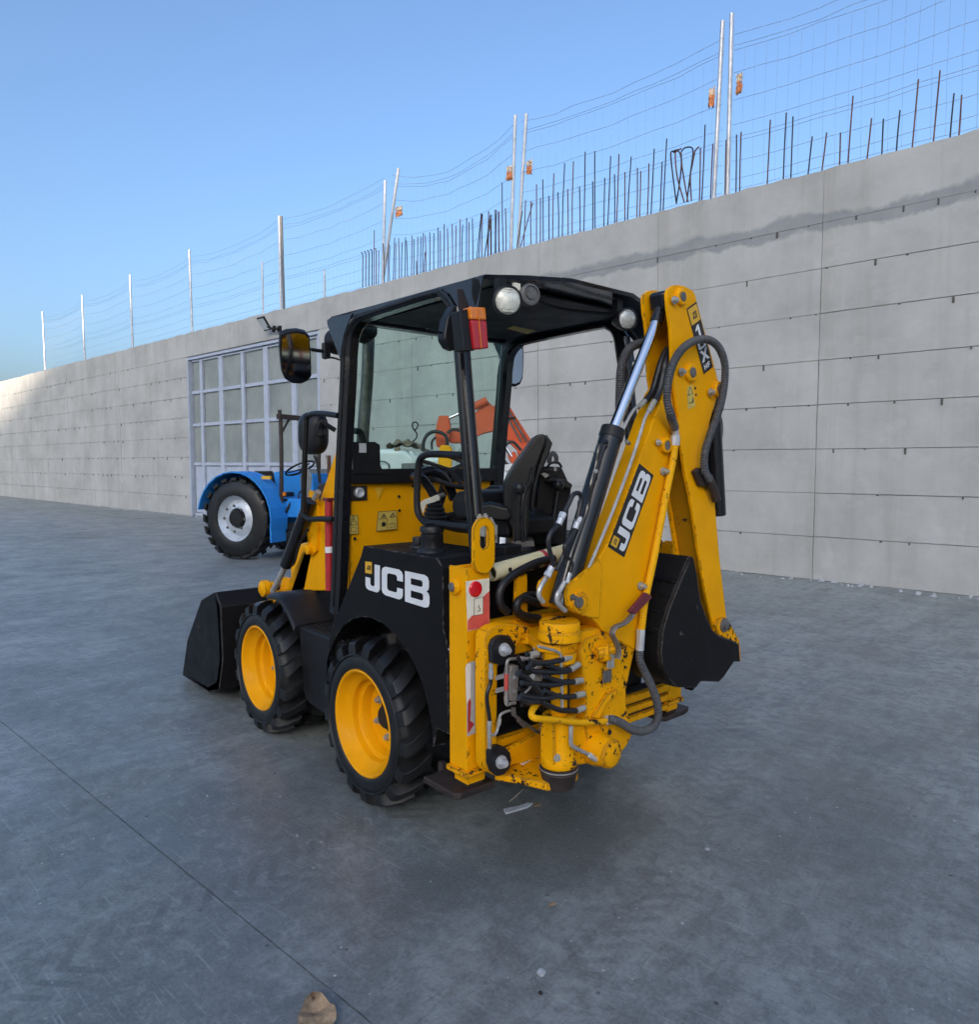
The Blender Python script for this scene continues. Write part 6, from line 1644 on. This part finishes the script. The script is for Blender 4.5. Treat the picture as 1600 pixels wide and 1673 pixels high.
ib = MB().sweep([quadmap(q3, u_, v_) + Vector((0, -.001, 0)) for u_, v_ in ((.1, .62), (.9, .62), (.5, .95), (.1, .62))], .0016, 4)
ib.sweep([quadmap(q3, u_, v_) + Vector((0, -.001, 0)) for u_, v_ in ((.2, .25), (.8, .25), (.8, .42), (.7, .2))], .002, 4)
ib.build('pictogram', 'ink', dp)
for p in [(0.265,-1.02,1.801),(0.27,-1.02,1.775)]:
    MB().lathe(p, (0, -1, 0), [(.006, 0), (.006, .001), (.001, .001)], 12).build('plate_hole', 'ink', dp)
# hoses over the dipper
MB().ribbed([(0.11,-1.03,1.654),(0.043,-1.06,1.692),(0.023,-1.06,1.746),(0.032,-1.06,1.82),(0.069,-1.06,1.892),(0.134,-1.06,1.949),(0.223,-1.06,1.984),(0.308,-1.06,1.988),(0.375,-1.06,1.959),(0.413,-1.06,1.893),(0.404,-1.06,1.793),(0.363,-1.06,1.692),(0.313,-1.06,1.611),(0.28,-1.06,1.542),(0.278,-1.06,1.48),(0.306,-1.06,1.443),(0.319,-1.06,1.433)], .0150, pitch=.0095, amp=.09).build('sleeved_hose', 'ribbed', dg)
MB().cyl((0.068,-1.045,1.68), (0.118,-1.03,1.636), .017, 12).build('hose_end', 'steel_dark', dg)
MB().tube([(0.321,-1.05,1.445),(0.349,-1.05,1.41),(0.372,-1.05,1.379),(0.387,-1.05,1.346)], .019, 12).build('hose_elbow', 'rust_dark', dg)
MB().plate([(0.237,-1.045,1.468),(0.275,-1.045,1.485),(0.302,-1.045,1.453),(0.325,-1.045,1.425),(0.388,-1.045,1.417),(0.379,-1.045,1.399),(0.282,-1.045,1.409)], (0, .024, 0)).build('hose_saddle', 'rust_dark', dg, bevel=.006)
MB().cyl((0.506,-0.94,1.809), (0.578,-0.94,1.27), .034, 24).build('bucket_ram', 'black_gloss', dg, bevel=.004)
MB().tube([(0.557,-0.94,1.716),(0.577,-0.94,1.68),(0.579,-0.94,1.621),(0.557,-0.94,1.588),(0.538,-0.94,1.577)], .011, 10).build('bucket_ram_pipe', 'hose', dg)
MB().ribbed([(0.213,-0.8,2.004),(0.141,-0.8,1.981),(0.095,-0.8,1.942),(0.069,-0.8,1.878),(0.063,-0.8,1.791),(0.061,-0.8,1.667)], .018, pitch=.0095, amp=.09).build('sleeved_hose', 'ribbed', dg)

# ---- digging bucket and link
side = [(0.212,-1.055,1.129),(0.225,-1.055,1.12),(0.249,-1.055,1.056),(0.278,-1.055,0.943),(0.33,-1.055,0.857),(0.367,-1.055,0.808),(0.419,-1.055,0.774),(0.52,-1.055,0.739),(0.579,-1.055,0.714),(0.593,-1.055,0.632),(0.543,-1.055,0.641),(0.464,-1.055,0.589),(0.427,-1.055,0.575),(0.29,-1.055,0.605),(0.26,-1.055,0.585),(0.191,-1.055,0.599),(0.127,-1.055,0.613),(0.067,-1.055,0.661),(0.03,-1.055,0.717),(0.02,-1.055,0.769),(0.029,-1.055,0.849),(0.064,-1.055,0.927),(0.137,-1.055,1.033)]
bk = MB().plate(side, (0, .014, 0)).build('digging_bucket', 'black_worn', dg, bevel=.003)
MB().plate(offs(side, (0, .19, 0)), (0, .014, 0)).build('far_side', 'black_worn', bk, bevel=.003)
ct_ = [V(p) for p in side]
strip = ct_[22:] + ct_[:1]
loop = ct_[14:23] + ct_[0:1]
b = MB()
cen = Vector((sum(p.x for p in ct_) / len(ct_), 0, sum(p.z for p in ct_) / len(ct_)))
path = [ct_[i] for i in (14, 15, 16, 17, 18, 19, 20, 21, 22, 0)]
vs, fs = [], []
for p in path:
    inn = p + (cen - Vector((p.x, 0, p.z))).normalized() * .014
    for q_ in (p, Vector((inn.x, p.y, inn.z))):
        vs.append((q_.x, -1.0405, q_.z))
        vs.append((q_.x, -.8655, q_.z))
for i in range(len(path) - 1):
    a = 4 * i
    fs += [(a, a + 1, a + 5, a + 4), (a + 2, a + 6, a + 7, a + 3), (a, a + 4, a + 6, a + 2), (a + 1, a + 3, a + 7, a + 5)]
b.add(vs, fs).build('back_shell', 'black_worn', bk, angle=60)
for k in range(4):
    i = 7 + k // 2
    p = path[6].lerp(path[8], k / 3.)
    MB().box((p.x - .004, -.953, p.z), (.012, .172, .018)).build('wear_strip', 'black_gloss', bk, bevel=.002)
for y in (-1.03, -.955, -.885):
    t0 = path[0]
    MB().plate([(t0.x - .02, y - .02, t0.z - .012), (t0.x + .07, y - .02, t0.z + .03), (t0.x + .075, y - .02, t0.z + .04), (t0.x - .02, y - .02, t0.z + .016)], (0, .04, 0)).build('tooth', 'black_gloss', bk, bevel=.002)
lk_ = MB().plate([(0.426,-1.035,0.814),(0.444,-1.035,0.838),(0.486,-1.035,0.842),(0.52,-1.035,0.827),(0.571,-1.035,0.771),(0.618,-1.035,0.717),(0.632,-1.035,0.624),(0.602,-1.035,0.629),(0.573,-1.035,0.716),(0.523,-1.035,0.74),(0.451,-1.035,0.768)], (0, .013, 0)).build('bucket_link', 'yellow_bare', dg, bevel=.003)
MB().plate(offs([(0.426,-1.035,0.814),(0.444,-1.035,0.838),(0.486,-1.035,0.842),(0.52,-1.035,0.827),(0.571,-1.035,0.771),(0.618,-1.035,0.717),(0.632,-1.035,0.624),(0.602,-1.035,0.629),(0.573,-1.035,0.716),(0.523,-1.035,0.74),(0.451,-1.035,0.768)], (0, .14, 0)), (0, .013, 0)).build('far_link', 'yellow_worn', lk_, bevel=.003)
MB().lathe((0.487,-1.035,0.808), (0, -1, 0), [(.030, -.002), (.030, .008), (.018, .010), (.016, .016), (.001, .016)], 24).build('pin_end', 'steel_dark', lk_)

for hp in ([(-0.572,-0.88,0.825),(-0.554,-0.88,0.795),(-0.524,-0.88,0.772),(-0.494,-0.88,0.726),(-0.469,-0.88,0.681),(-0.481,-0.88,0.638)], [(-0.578,-0.9,0.778),(-0.543,-0.9,0.762),(-0.519,-0.9,0.776),(-0.495,-0.9,0.789),(-0.458,-0.9,0.787)], [(-0.584,-0.9,0.718),(-0.554,-0.9,0.703),(-0.525,-0.9,0.71),(-0.501,-0.9,0.728),(-0.477,-0.9,0.727)], [(-0.553,-0.88,0.645),(-0.511,-0.88,0.64),(-0.462,-0.88,0.616),(-0.431,-0.88,0.591)], [(-0.568,-0.92,0.841),(-0.533,-0.92,0.826),(-0.497,-0.92,0.807),(-0.466,-0.92,0.779)]):
    MB().tube(hp, .0075, 8).build('slew_hose', 'hose', dg)
for a, b_ in (((-0.536,-0.93,0.779), (-0.512,-0.93,0.761)), ((-0.548,-0.93,0.757), (-0.518,-0.93,0.738)), ((-0.554,-0.93,0.836), (-0.524,-0.93,0.835))):
    MB().cyl(a, b_, .013, 8).build('slew_fitting', 'tool_grey', dg)
MB().tube([(-0.59,-0.92,0.694),(-0.573,-0.92,0.703),(-0.55,-0.92,0.716),(-0.544,-0.92,0.728)], .004, 6).build('bleed_pipe', 'steel', dg)
MB().tube([(-0.514,-0.9,0.849),(-0.501,-0.9,0.83),(-0.477,-0.9,0.821),(-0.471,-0.9,0.798)], .004, 6).build('bleed_pipe', 'steel', dg)
